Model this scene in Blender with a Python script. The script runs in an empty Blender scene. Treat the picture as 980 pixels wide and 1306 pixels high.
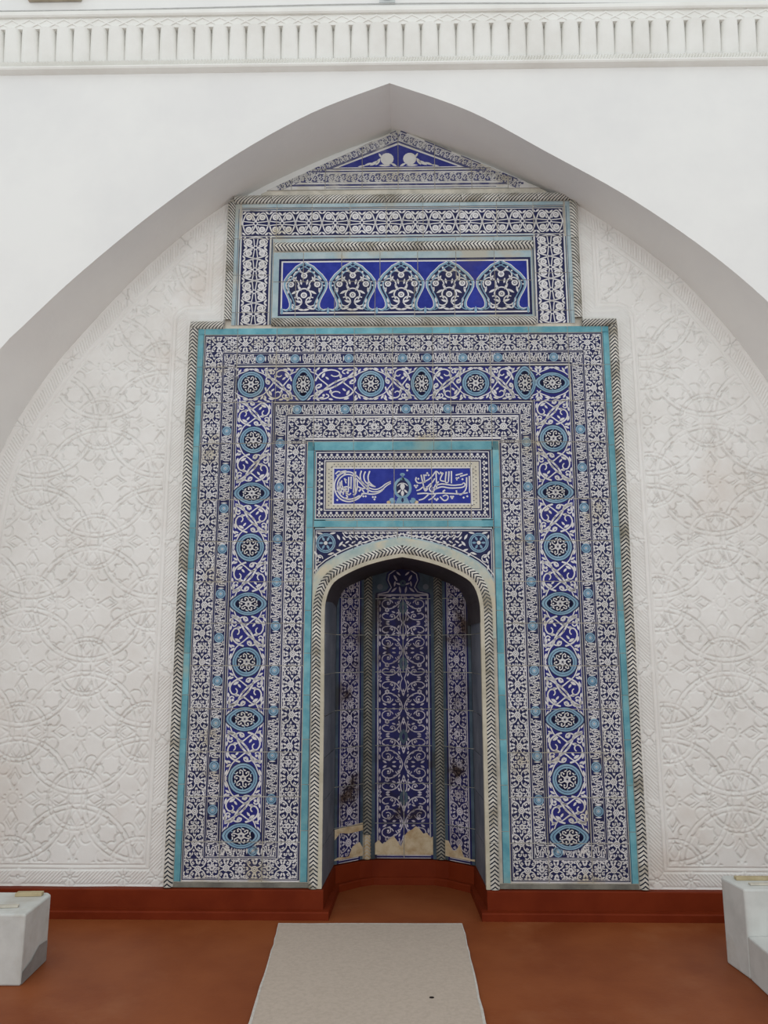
import bpy, math, random
import numpy as np
from mathutils import Vector

random.seed(7)
rng = np.random.default_rng(7)
PI = math.pi
scene = bpy.context.scene
col = scene.collection

# ------------------------------------------------------------------ camera, light, exposure
cam_d = bpy.data.cameras.new('camera')
cam = bpy.data.objects.new('camera', cam_d)
col.objects.link(cam)
cam.location = (-0.037, -4.6, 1.457)
cam.rotation_euler = (math.radians(90 + 10.2), 0, math.radians(1.0))
cam_d.sensor_fit = 'HORIZONTAL'
cam_d.sensor_width = 36.0
cam_d.lens = 36.0 * 980 / 980
cam_d.clip_start = 0.05
scene.camera = cam

world = bpy.data.worlds.new('world')
scene.world = world
world.use_nodes = True
bg = world.node_tree.nodes['Background']
bg.inputs[0].default_value = (0.965, 0.99, 1.0, 1)
bg.inputs[1].default_value = 0.84

def area_light(name, loc, target, sx, sy, power, color=(1, 1, 1)):
    d = bpy.data.lights.new(name, 'AREA')
    d.shape = 'RECTANGLE'; d.size = sx; d.size_y = sy; d.energy = power; d.color = color
    o = bpy.data.objects.new(name, d); col.objects.link(o)
    o.location = loc
    o.rotation_euler = (Vector(target) - Vector(loc)).to_track_quat('-Z', 'Y').to_euler()
    return o
# daylight through the tall openings at the far end of the hall, behind the photographer
area_light('window_daylight', (-0.6, -10.5, 5.4), (0, 0, 2.2), 7.0, 4.0, 190, (0.97, 0.985, 1.0))

vs = scene.view_settings
vs.view_transform = 'Standard'; vs.look = 'None'; vs.gamma = 1.0; vs.use_curve_mapping = False
vs.exposure = 0.0

# ------------------------------------------------------------------ materials
def lin(c):
    c = c / 255.0
    return c / 12.92 if c <= 0.04045 else ((c + 0.055) / 1.055) ** 2.4
def rgb(r, g, b): return (lin(r), lin(g), lin(b), 1.0)

def material(name, c1, c2=None, scale=6.0, rough=0.6, spec=0.4, bump=0.0, bump_scale=60.0, lo=0.4, hi=0.65,
             c3=None, scale3=1.5, lo3=0.55, hi3=0.7, rnd=0.0, detail=5):
    m = bpy.data.materials.new(name); m.use_nodes = True
    nt = m.node_tree; N = nt.nodes; L = nt.links
    b = N['Principled BSDF']
    b.inputs['Roughness'].default_value = rough
    b.inputs['Specular IOR Level'].default_value = spec
    geo = N.new('ShaderNodeNewGeometry')
    out = None
    def mixc(a, bcol, fac):
        mx = N.new('ShaderNodeMix'); mx.data_type = 'RGBA'
        L.new(fac, mx.inputs[0])
        if isinstance(a, tuple): mx.inputs[6].default_value = a
        else: L.new(a, mx.inputs[6])
        mx.inputs[7].default_value = bcol
        return mx.outputs[2]
    def noise(sc, det):
        n = N.new('ShaderNodeTexNoise'); n.inputs['Scale'].default_value = sc; n.inputs['Detail'].default_value = det
        n.inputs['Roughness'].default_value = 0.62
        L.new(geo.outputs['Position'], n.inputs['Vector'])
        return n.outputs[0]
    def ramp(sock, a, bb):
        r = N.new('ShaderNodeMapRange'); r.inputs[1].default_value = a; r.inputs[2].default_value = bb
        L.new(sock, r.inputs[0]); return r.outputs[0]
    cur = c1
    if c2: cur = mixc(cur, c2, ramp(noise(scale, detail), lo, hi))
    if c3: cur = mixc(cur, c3, ramp(noise(scale3, 6), lo3, hi3))
    if rnd > 0:
        oi = N.new('ShaderNodeObjectInfo')
        hsv = N.new('ShaderNodeHueSaturation')
        mr = N.new('ShaderNodeMapRange'); mr.inputs[3].default_value = 1 - rnd; mr.inputs[4].default_value = 1 + rnd
        L.new(oi.outputs['Random'], mr.inputs[0]); L.new(mr.outputs[0], hsv.inputs['Value'])
        if isinstance(cur, tuple): hsv.inputs['Color'].default_value = cur
        else: L.new(cur, hsv.inputs['Color'])
        cur = hsv.outputs[0]
    if isinstance(cur, tuple): b.inputs['Base Color'].default_value = cur
    else: L.new(cur, b.inputs['Base Color'])
    if bump > 0:
        bp = N.new('ShaderNodeBump'); bp.inputs['Strength'].default_value = 1.0; bp.inputs['Distance'].default_value = bump
        L.new(noise(bump_scale, 4), bp.inputs['Height']); L.new(bp.outputs[0], b.inputs['Normal'])
    return m

M_WALL = material('white_plaster', rgb(234, 234, 231), rgb(228, 228, 226), 1.3, 0.85, 0.2, 0.0015, 14)
M_STUC = material('carved_stucco', rgb(234, 233, 229), rgb(226, 224, 219), 2.5, 0.85, 0.2, 0.001, 40,
                  c3=rgb(216, 208, 199), scale3=1.1, lo3=0.56, hi3=0.75)
M_CORN = material('cornice_plaster', rgb(236, 236, 231), rgb(228, 227, 221), 3.0, 0.85, 0.2, 0.001, 30)
M_RED = material('rust_paint', rgb(116, 43, 17), rgb(104, 35, 12), 4.0, 0.6, 0.12, 0.001, 20)
M_FLOOR = material('floor_paint', rgb(142, 78, 42), rgb(126, 64, 32), 1.8, 0.5, 0.16, 0.0006, 60,
                   c3=rgb(152, 94, 60), scale3=2.2, lo3=0.56, hi3=0.85)
M_MORT = material('lime_mortar', rgb(206, 200, 186), rgb(176, 172, 160), 9, 0.9, 0.1, 0.002, 90)
M_FOOT = material('dirty_mortar', rgb(134, 132, 122), rgb(104, 102, 96), 7, 0.9, 0.1, 0.002, 90)
M_CARP = material('grey_felt', rgb(194, 180, 166), rgb(184, 170, 156), 60, 0.95, 0.05, 0.001, 400)
M_CEDGE = material('felt_edge', rgb(205, 200, 192), rgb(190, 184, 176), 40, 0.9, 0.05)
M_BLOCK = material('pale_block_paint', rgb(206, 208, 204), rgb(192, 194, 190), 6, 0.7, 0.2, 0.001, 30,
                   c3=rgb(178, 172, 160), scale3=2.5, lo3=0.55, hi3=0.75)
M_WOOD = material('raw_board', rgb(186, 172, 138), rgb(166, 150, 118), 12, 0.8, 0.2)
M_GREYM = material('grey_enamel', rgb(208, 212, 212), rgb(196, 200, 201), 8, 0.4, 0.4)
M_BROWN = material('aged_beige', rgb(180, 168, 150), rgb(160, 148, 132), 8, 0.7, 0.2)
M_DARK = material('dark_speck', rgb(40, 32, 30), rgb(30, 24, 22), 20, 0.8, 0.2)
M_CABLE = material('grey_cable', rgb(200, 200, 198), rgb(186, 186, 184), 20, 0.6, 0.3)

# glaze colours share one slot list
G_WHITE = material('white_glaze', rgb(216, 215, 216), rgb(202, 200, 196), 7, 0.5, 0.12, c3=rgb(196, 188, 168), scale3=3.2, lo3=0.56, hi3=0.68, rnd=0.05)
G_NAVY = material('navy_glaze', rgb(33, 37, 78), rgb(44, 46, 74), 9, 0.5, 0.12, c3=rgb(84, 82, 92), scale3=3.2, lo3=0.58, hi3=0.74, rnd=0.12)
G_COB = material('cobalt_glaze', rgb(34, 46, 134), rgb(48, 60, 150), 12, 0.5, 0.12, c3=rgb(62, 62, 128), scale3=3.2, lo3=0.56, hi3=0.72, rnd=0.1)
G_TURQ = material('turquoise_glaze', rgb(116, 172, 182), rgb(88, 148, 162), 10, 0.5, 0.12, c3=rgb(140, 168, 164), scale3=3.2, lo3=0.55, hi3=0.7, rnd=0.14)
G_PALE = material('pale_blue_glaze', rgb(134, 166, 186), rgb(110, 146, 170), 10, 0.5, 0.12, c3=rgb(150, 166, 168), scale3=3.2, lo3=0.56, hi3=0.7, rnd=0.08)
G_PLAS = material('bare_plaster', rgb(206, 190, 160), rgb(178, 152, 116), 14, 0.9, 0.1, 0.002, 60)
G_PALT = material('pale_turquoise_glaze', rgb(172, 188, 192), rgb(146, 170, 178), 8, 0.5, 0.12, c3=rgb(178, 176, 164), scale3=3.2, lo3=0.5, hi3=0.64, rnd=0.08)
G_DEEP = material('deep_blue_glaze', rgb(38, 40, 108), rgb(46, 48, 122), 5, 0.5, 0.12, c3=rgb(66, 66, 104), scale3=3.2, lo3=0.56, hi3=0.72, rnd=0.12)
G_BEIGE = material('beige_braid_glaze', rgb(200, 196, 182), rgb(184, 178, 162), 12, 0.5, 0.12, rnd=0.05)
GL = [G_WHITE, G_NAVY, G_COB, G_TURQ, G_PALE, G_PLAS, G_PALT, G_DEEP, G_BEIGE]
WH, NV, CB, TQ, PB, PL, PT, DB, BE = range(9)
# the gable has weathered paler
W_WHITE = material('worn_white_glaze', rgb(200, 199, 196), rgb(186, 184, 176), 8, 0.6, 0.1, c3=rgb(182, 176, 162), scale3=4, lo3=.5, hi3=.66)
W_NAVY = material('worn_navy_glaze', rgb(66, 68, 106), rgb(104, 104, 118), 12, 0.6, 0.1, c3=rgb(158, 156, 152), scale3=6, lo3=.54, hi3=.7)
W_COB = material('worn_cobalt_glaze', rgb(46, 50, 116), rgb(62, 66, 126), 10, 0.6, 0.1, c3=rgb(120, 122, 140), scale3=6, lo3=.6, hi3=.75)
GW = [W_WHITE, W_NAVY, W_COB, G_PALT, G_PALT, G_PLAS, W_WHITE, W_COB]
# niche glaze: smoke stains, strengthened so the colour also carries the niche's shade
S_WHITE = material('soot_shade_white_glaze', rgb(204, 198, 206), rgb(160, 152, 158), 6, 0.55, 0.12, c3=rgb(92, 76, 70), scale3=4.0, lo3=0.54, hi3=0.66, rnd=0.08)
S_NAVY = material('soot_shade_navy_glaze', rgb(42, 42, 96), rgb(40, 38, 72), 9, 0.55, 0.12, c3=rgb(44, 36, 38), scale3=4.0, lo3=0.52, hi3=0.66, rnd=0.12)
S_TURQ = material('soot_shade_turquoise_glaze', rgb(82, 98, 110), rgb(62, 76, 90), 9, 0.55, 0.12, c3=rgb(66, 70, 72), scale3=4.0, lo3=0.5, hi3=0.64, rnd=0.12)
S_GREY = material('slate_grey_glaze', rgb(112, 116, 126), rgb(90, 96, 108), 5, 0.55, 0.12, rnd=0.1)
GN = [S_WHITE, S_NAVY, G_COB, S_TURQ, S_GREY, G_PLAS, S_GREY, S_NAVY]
R_LIGHT = material('rope_white_glaze', rgb(216, 214, 206), rgb(196, 192, 180), 16, 0.55, 0.12, c3=rgb(150, 144, 128), scale3=5, lo3=0.52, hi3=0.66, rnd=0.1)
R_DARK = material('rope_navy_glaze', rgb(26, 32, 50), rgb(38, 48, 64), 16, 0.55, 0.12, c3=rgb(92, 92, 88), scale3=5, lo3=0.56, hi3=0.68, rnd=0.2)
R_SLIGHT = material('soot_shade_rope_white', rgb(150, 148, 138), rgb(124, 120, 108), 10, 0.55, 0.12, rnd=0.1)  # colonnette rope glazes: soot plus the niche's shade painted into the tone
R_SDARK = material('soot_shade_rope_navy', rgb(28, 34, 48), rgb(36, 42, 52), 10, 0.55, 0.12)

# ------------------------------------------------------------------ object helpers
def link(o, parent=None):
    col.objects.link(o)
    if parent is not None: o.parent = parent
    return o
def mesh_obj(name, verts, faces, mats, parent=None, mi=None, loc=(0, 0, 0), smooth=False):
    me = bpy.data.meshes.new(name)
    me.from_pydata([tuple(v) for v in verts], [], [tuple(f) for f in faces])
    for m in (mats if isinstance(mats, (list, tuple)) else [mats]): me.materials.append(m)
    if mi is not None: me.polygons.foreach_set('material_index', mi)
    if smooth: me.polygons.foreach_set('use_smooth', [True] * len(me.polygons))
    me.update()
    o = bpy.data.objects.new(name, me); o.location = loc
    return link(o, parent)
def empty(name, loc=(0, 0, 0), parent=None):
    o = bpy.data.objects.new(name, None); o.location = loc; o.empty_display_size = 0.1
    return link(o, parent)
def tag(o, label=None, cat=None, group=None, kind=None):
    if label: o['label'] = label
    if cat: o['category'] = cat
    if group: o['group'] = group
    if kind: o['kind'] = kind
    return o
class MB:
    def __init__(s): s.v = []; s.f = []; s.m = []
    def poly(s, pts, m=0):
        b = len(s.v); s.v += [tuple(p) for p in pts]; s.f.append(tuple(range(b, b + len(pts)))); s.m.append(m)
    def box(s, x0, x1, y0, y1, z0, z1, m=0):
        b = len(s.v)
        s.v += [(x0, y0, z0), (x1, y0, z0), (x1, y1, z0), (x0, y1, z0), (x0, y0, z1), (x1, y0, z1), (x1, y1, z1), (x0, y1, z1)]
        for f in ((0, 3, 2, 1), (4, 5, 6, 7), (0, 1, 5, 4), (1, 2, 6, 5), (2, 3, 7, 6), (3, 0, 4, 7)):
            s.f.append(tuple(b + i for i in f)); s.m.append(m)
    def grid(s, rows, m=0, close=False):
        b = len(s.v); n = len(rows[0])
        for r in rows: s.v += [tuple(p) for p in r]
        for i in range(len(rows) - 1):
            for j in range(n - 1):
                s.f.append((b + i * n + j, b + i * n + j + 1, b + (i + 1) * n + j + 1, b + (i + 1) * n + j)); s.m.append(m)
    def build(s, name, mats, parent=None, loc=(0, 0, 0), smooth=False):
        return mesh_obj(name, s.v, s.f, mats, parent, s.m, loc, smooth)
def bevel(o, w, seg=2):
    md = o.modifiers.new('bevel', 'BEVEL'); md.width = w; md.segments = seg; md.limit_method = 'ANGLE'
    return o

def catmull(pts, n=8):
    out = []
    P = [pts[0]] + list(pts) + [pts[-1]]
    for i in range(1, len(P) - 2):
        p0, p1, p2, p3 = [np.array(q, float) for q in P[i - 1:i + 3]]
        for k in range(n):
            t = k / n
            out.append(0.5 * ((2 * p1) + (-p0 + p2) * t + (2 * p0 - 5 * p1 + 4 * p2 - p3) * t * t + (-p0 + 3 * p1 - 3 * p2 + p3) * t ** 3))
    out.append(np.array(pts[-1], float))
    return np.array(out)
def resample(p, n):
    d = np.r_[0, np.cumsum(np.hypot(*np.diff(p, axis=0).T))]
    s = np.linspace(0, d[-1], n)
    return np.c_[np.interp(s, d, p[:, 0]), np.interp(s, d, p[:, 1])]
def plen(p): return float(np.hypot(*np.diff(p, axis=0).T).sum())

# ------------------------------------------------------------------ structure: floor, arch wall, back wall
F = MB()
F.box(-3.8, 3.8, -6.0, 1.0, -0.2, 0.0)
tag(F.build('floor', M_FLOOR), 'rust brown painted floor in front of the tiled niche', 'floor', kind='structure')

front_pts_l = [(-2.62, 0), (-2.62, 1.2), (-2.62, 2.2), (-2.56, 2.62), (-2.46, 2.97), (-2.35, 3.186), (-2.224, 3.33), (-1.923, 3.649), (-1.477, 4.061), (-1.017, 4.421), (-.544, 4.709), (-.076, 4.903)]
front_pts_r = [(-.076, 4.903), (.417, 4.701), (.884, 4.413), (1.339, 4.122), (1.778, 3.774), (2.114, 3.442), (2.33, 3.15), (2.47, 2.85), (2.56, 2.52), (2.60, 2.2), (2.60, 1.2), (2.60, 0)]
back_pts_l = [(-2.60, 0), (-2.60, 1.2), (-2.59, 2.2), (-2.51, 2.679), (-2.31, 3.08), (-2.072, 3.426), (-1.598, 3.99), (-1.10, 4.405), (-.55, 4.70), (-.068, 4.897)]
back_pts_r = [(-.068, 4.897), (.55, 4.665), (1.162, 4.325), (1.694, 3.905), (2.03, 3.50), (2.272, 3.10), (2.47, 2.65), (2.59, 2.2), (2.60, 1.2), (2.60, 0)]
NS = 60
def both(l, r, n=NS):
    a = resample(catmull(l, 8), n); b = resample(catmull(r, 8), n)
    return np.vstack([a, b[1:]])
FA = both(front_pts_l, front_pts_r); BA = both(back_pts_l, back_pts_r)
YF, YB = -0.40, 0.06
W = MB()
for h in (slice(0, NS), slice(NS - 1, None)):                                # soffit, one sheet to each side of the crown
    W.grid([[(x, YF, z) for x, z in FA[h]], [(x, YB, z) for x, z in BA[h]]])
TOPZ = 6.6
n_soffit = len(W.f)
for p, q in zip(FA[:-1], FA[1:]):                                            # spandrels
    if q[0] - p[0] > 1e-7: W.poly([(p[0], YF, p[1]), (q[0], YF, q[1]), (q[0], YF, TOPZ), (p[0], YF, TOPZ)])
W.poly([(-6, YF, 0), (-2.62, YF, 0), (-2.62, YF, TOPZ), (-6, YF, TOPZ)])
W.poly([(2.60, YF, 0), (6, YF, 0), (6, YF, TOPZ), (2.60, YF, TOPZ)])
W.poly([(-6, YF, TOPZ), (6, YF, TOPZ), (6, 0.9, TOPZ), (-6, 0.9, TOPZ)])
wall_front = W.build('wall_front', M_WALL)
wall_front.data.polygons.foreach_set('use_smooth', [k < n_soffit for k in range(len(W.f))])
tag(wall_front, 'smooth white plaster wall pierced by a wide pointed arch', 'wall', kind='structure')

B = MB()
B.box(-2.75, -0.49, YB, 0.80, 0, 5.05)
B.box(0.49, 2.75, YB, 0.80, 0, 5.05)
B.box(-0.49, 0.49, YB, 0.80, 2.12, 5.05)
B.box(-0.49, 0.49, 0.74, 0.80, 0, 2.12)
wall_back = B.build('wall_back', M_WALL)
tag(wall_back, 'recessed white back wall under the pointed arch', 'wall', kind='structure')

# ---- carved stucco fields: a height field cut with grooves
def seg_dist(px, pz, poly):
    d = np.full(px.shape, 9.0)
    for (x0, z0), (x1, z1) in zip(poly[:-1], poly[1:]):
        dx, dz = x1 - x0, z1 - z0; L2 = dx * dx + dz * dz + 1e-12
        t = np.clip(((px - x0) * dx + (pz - z0) * dz) / L2, 0, 1)
        d = np.minimum(d, np.hypot(px - x0 - t * dx, pz - z0 - t * dz))
    return d
def noise2(shape, cells, seed):
    r = np.random.default_rng(seed); g = r.random((cells[0] + 2, cells[1] + 2))
    yy = np.linspace(0, cells[0], shape[0], endpoint=False); xx = np.linspace(0, cells[1], shape[1], endpoint=False)
    yi = yy.astype(int); xi = xx.astype(int); fy = (yy - yi)[:, None]; fx = (xx - xi)[None, :]
    fy = fy * fy * (3 - 2 * fy); fx = fx * fx * (3 - 2 * fx)
    a = g[np.ix_(yi, xi)]; b_ = g[np.ix_(yi, xi + 1)]; c = g[np.ix_(yi + 1, xi)]; d = g[np.ix_(yi + 1, xi + 1)]
    return (a * (1 - fx) + b_ * fx) * (1 - fy) + (c * (1 - fx) + d * fx) * fy

def stucco(sgn, label):
    STEP = 0.0047
    x0, x1, z0, z1 = 1.09, 2.66, 0.143, 4.55
    nx = int((x1 - x0) / STEP); nz = int((z1 - z0) / STEP)
    xs = np.linspace(x0, x1, nx); zs = np.linspace(z0, z1, nz)
    X, Z = np.meshgrid(xs, zs)
    rel = np.zeros_like(X)
    def groove(d, w=0.0042, dep=1.0):
        np.maximum(rel, dep * np.clip(1 - (d / (w * 1.2)) ** 2, 0, 1), out=rel)
    arch = BA[:NS] if sgn < 0 else BA[NS - 1:]
    AX = arch.copy(); AX[:, 0] *= sgn
    da = seg_dist(X, Z, AX[::2])
    up = AX[AX[:, 1] > 2.25]; inside = np.interp(X, *(up[np.argsort(up[:, 0])].T))
    under = Z < inside
    # distance to the mihrab outline and the skirting
    d_m2 = np.where(Z > 3.53, np.minimum(np.where(X < 1.365, Z - 3.53, np.hypot(X - 1.365, Z - 3.53)), X - 1.15), X - 1.365)
    d_b = Z - 0.143
    edge = np.minimum(np.minimum(d_m2, d_b), 9)
    field = (edge > 0.125) & (da > 0.135)
    # ---- border strips
    fm = (edge < 0.085) & (edge > 0.012) & (da > 0.10)
    t = np.where(d_b < d_m2, X, Z) + np.where(d_b < d_m2, d_b, d_m2) * 1.0
    hatch = np.abs(((t / 0.021) % 1.0) - 0.5) * 0.021
    rel[...] = np.where(fm, 0.45 * np.clip(1 - (hatch / 0.006) ** 2, 0, 1), rel)
    for e in (0.010, 0.088, 0.112):
        g = np.where(da > 0.09, np.abs(edge - e), 9); groove(g, 0.0045, 0.6)
    fa = (da < 0.085) & (da > 0.02)
    s_along = np.arctan2(Z - 1.9, X)
    hatch2 = np.abs(((s_along * 2.75 / 0.023 + da / 0.023 * 0.8) % 1.0) - 0.5) * 0.023
    rel[...] = np.where(fa, 0.5 * np.clip(1 - (hatch2 / 0.006) ** 2, 0, 1), rel)
    groove(np.abs(da - 0.088), 0.005, 0.6); groove(np.abs(da - 0.118), 0.005, 0.5)
    # rosettes along the borders
    def rosette(cx, cz, r):
        m = (np.abs(X - cx) < r) & (np.abs(Z - cz) < r)
        if not m.any(): return
        dx = X[m] - cx; dz = Z[m] - cz; rr = np.hypot(dx, dz); th = np.arctan2(dz, dx)
        pet = np.abs(np.sin(th * 4)) * rr
        v = np.where(rr < r, np.clip(1 - (pet / 0.006) ** 2, 0, 1) * (rr > r * 0.22), 0)
        v = np.maximum(v, np.clip(1 - (np.abs(rr - r * 0.2) / 0.004) ** 2, 0, 1))
        rel[m] = np.where(rr < r, v * 0.8, rel[m])
    for k in range(9): rosette(1.365 + 0.047, 0.19 + k * 0.385, 0.044)
    for k in range(5): rosette(1.60 + k * 0.30, 0.19, 0.044)
    LA = resample(AX[np.argsort(-AX[:, 1])], 24)
    for k in range(2, 20, 2): rosette(LA[k, 0] - 0.03, LA[k, 1] - 0.045, 0.055)
    # ---- interlacing circles, buds and leaves
    saved = rel.copy()
    rel[...] = 0
    a = 0.375; ox, oz = 1.893, 0.984
    i = np.round((X - ox) / a); j = np.round((Z - oz) / a)
    for di in (-1, 0, 1):
        for dj in (-1, 0, 1):
            cx = ox + (i + di) * a; cz = oz + (j + dj) * a
            r = np.hypot(X - cx, Z - cz)
            even = (np.abs((i + di) + (j + dj)) % 2) < 0.5
            for R in (0.322, 0.350): groove(np.where(even, np.abs(r - R), 9), 0.0045, 1.0)
            for R in (0.148, 0.172): groove(np.where(even, 9, np.abs(r - R)), 0.0045, 1.0)
            groove(np.where(even, np.abs(r - 0.03), 9), 0.004, 0.6)
            th = np.arctan2(Z - cz, X - cx)
            pit = np.hypot((r - 0.052), r * (np.abs(((th / (PI / 4)) % 1) - 0.5)) * PI / 4)
            groove(pit, 0.0065, 1.0)
            # buds on the axes
            for k in range(4):
                ca, sa = math.cos(k * PI / 2), math.sin(k * PI / 2)
                u = (X - cx) * ca + (Z - cz) * sa; v = -(X - cx) * sa + (Z - cz) * ca
                for uc, su, sv in ((0.098, 0.052, 0.030), (0.255, 0.058, 0.040)):
                    uu = u - uc
                    q = np.abs(uu) / su + np.abs(v) / (sv * (1.0 + 0.35 * uu / su))
                    groove(np.where(np.abs(uu) < su * 1.3, np.abs(q - 0.92) * 0.028, 9), 0.0038, 0.75)
                    rel[...] -= np.where((np.abs(uu) < su) & (q < 0.75) & (q > 0), 0.12 * (0.75 - q), 0)
                # paired leaf curls beside the buds
                for sv in (-1, 1):
                    rc = np.hypot(u - 0.205, v - sv * 0.068)
                    aa = np.arctan2(v - sv * 0.068, u - 0.205) * sv
                    groove(np.where((aa > -2.4) & (aa < 0.9), np.abs(rc - 0.036), 9), 0.0045, 0.9)
                    rc = np.hypot(u - 0.16, v - sv * 0.115)
                    aa = np.arctan2(v - sv * 0.115, u - 0.16) * sv
                    groove(np.where((aa > -0.6) & (aa < 2.2), np.abs(rc - 0.028), 9), 0.0045, 0.9)
    fld = rel.copy()
    nz_ = noise2(X.shape, (150, 50), 11 + sgn)
    fld = np.where(fld > 0, fld * np.clip((nz_ - 0.05) * 1.5, 0.25, 1.15), fld)
    rel = np.where(field, fld, saved)
    Y = 0.027 + 0.0130 * rel + 0.010 * (noise2(X.shape, (14, 6), 5 + sgn) - 0.5) + 0.0016 * (noise2(X.shape, (120, 40), 9) - 0.5)
    Y -= np.where((edge < 0.085) & (da > 0.1), 0.006, 0) + np.where(da < 0.09, 0.010 * (1 - da / 0.09), 0)
    keep_v = (Z < inside + 0.03) & ((X > 1.30) | (Z > 3.44))
    kq = keep_v[:-1, :-1] & keep_v[1:, :-1] & keep_v[:-1, 1:] & keep_v[1:, 1:] & (X[:-1, :-1] < 2.63)
    idx = np.arange(X.size).reshape(X.shape)
    q = np.stack([idx[:-1, :-1], idx[:-1, 1:], idx[1:, 1:], idx[1:, :-1]], -1)[kq]
    if sgn < 0: q = q[:, ::-1]
    used = np.unique(q); remap = np.full(X.size, -1); remap[used] = np.arange(len(used))
    co = np.stack([sgn * X.ravel(), Y.ravel(), Z.ravel()], -1)[used]
    q = remap[q]
    me = bpy.data.meshes.new('stucco_panel')
    me.vertices.add(len(co)); me.vertices.foreach_set('co', co.astype(np.float32).ravel())
    me.loops.add(q.size); me.loops.foreach_set('vertex_index', q.astype(np.int32).ravel())
    me.polygons.add(len(q)); me.polygons.foreach_set('loop_start', (np.arange(len(q)) * 4).astype(np.int32))
    me.polygons.foreach_set('use_smooth', np.ones(len(q), bool))
    me.materials.append(M_STUC); me.update(calc_edges=True)
    o = bpy.data.objects.new('stucco_panel', me); link(o, wall_back)
    o['label'] = label
    return o
stucco(-1, 'white carved stucco field of interlaced circles left of the tiled niche')
stucco(1, 'white carved stucco field of interlaced circles right of the tiled niche')

# ------------------------------------------------------------------ skirting (red painted plinth) with its low step, running into the niche
NICHE = [(-0.464, 0.0), (-0.436, 0.46), (-0.285, 0.585), (-0.205, 0.62), (0.205, 0.62), (0.285, 0.585), (0.440, 0.46), (0.464, 0.0)]
PZ = 0.143
plan = [(-2.6, -0.03), (-0.455, -0.03), (-0.425, 0.45), (-0.28, 0.568), (-0.20, 0.60), (0.20, 0.60), (0.28, 0.568), (0.428, 0.45), (0.455, -0.03), (2.6, -0.03)]
step = [(-2.6, -0.072), (-0.420, -0.072), (-0.400, 0.43), (-0.27, 0.545), (-0.19, 0.585), (0.19, 0.585), (0.27, 0.545), (0.403, 0.43), (0.420, -0.072), (2.6, -0.072)]
wallp = [(-2.6, 0.055), (-0.50, 0.055), (-0.50, 0.48), (-0.32, 0.64), (-0.22, 0.70), (0.22, 0.70), (0.32, 0.64), (0.50, 0.48), (0.50, 0.055), (2.6, 0.055)]
S = MB()
S.grid([[(x, y, 0.0) for x, y in step], [(x, y, 0.036) for x, y in step], [(x, y + .006, 0.042) for x, y in step], [(x, y, 0.044) for x, y in plan],
        [(x, y, PZ - 0.004) for x, y in plan], [(x, y + 0.004, PZ) for x, y in plan], [(x, y, PZ) for x, y in wallp]])
tag(S.build('baseboard_back', M_RED), 'dark rust red painted skirting with a low step below the tiles', 'baseboard', kind='structure')

# ------------------------------------------------------------------ painted tile panels
def clip(poly, cl):
    out = poly
    n = len(cl)
    for i in range(n):
        ax, ay = cl[i]; bx, by = cl[(i + 1) % n]
        ex, ey = bx - ax, by - ay
        inp = out; out = []
        if not inp: return out
        px, py = inp[-1]; pd = ex * (py - ay) - ey * (px - ax)
        for qx, qy in inp:
            qd = ex * (qy - ay) - ey * (qx - ax)
            if (qd >= 0) != (pd >= 0):
                t = pd / (pd - qd); out.append((px + t * (qx - px), py + t * (qy - py)))
            if qd >= 0: out.append((qx, qy))
            px, py, pd = qx, qy, qd
    return out
def ccw(p):
    a = sum(p[i][0] * p[(i + 1) % len(p)][1] - p[(i + 1) % len(p)][0] * p[i][1] for i in range(len(p)))
    return p if a > 0 else p[::-1]
def rect(x0, x1, z0, z1): return [(x0, z0), (x1, z0), (x1, z1), (x0, z1)]

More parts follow.
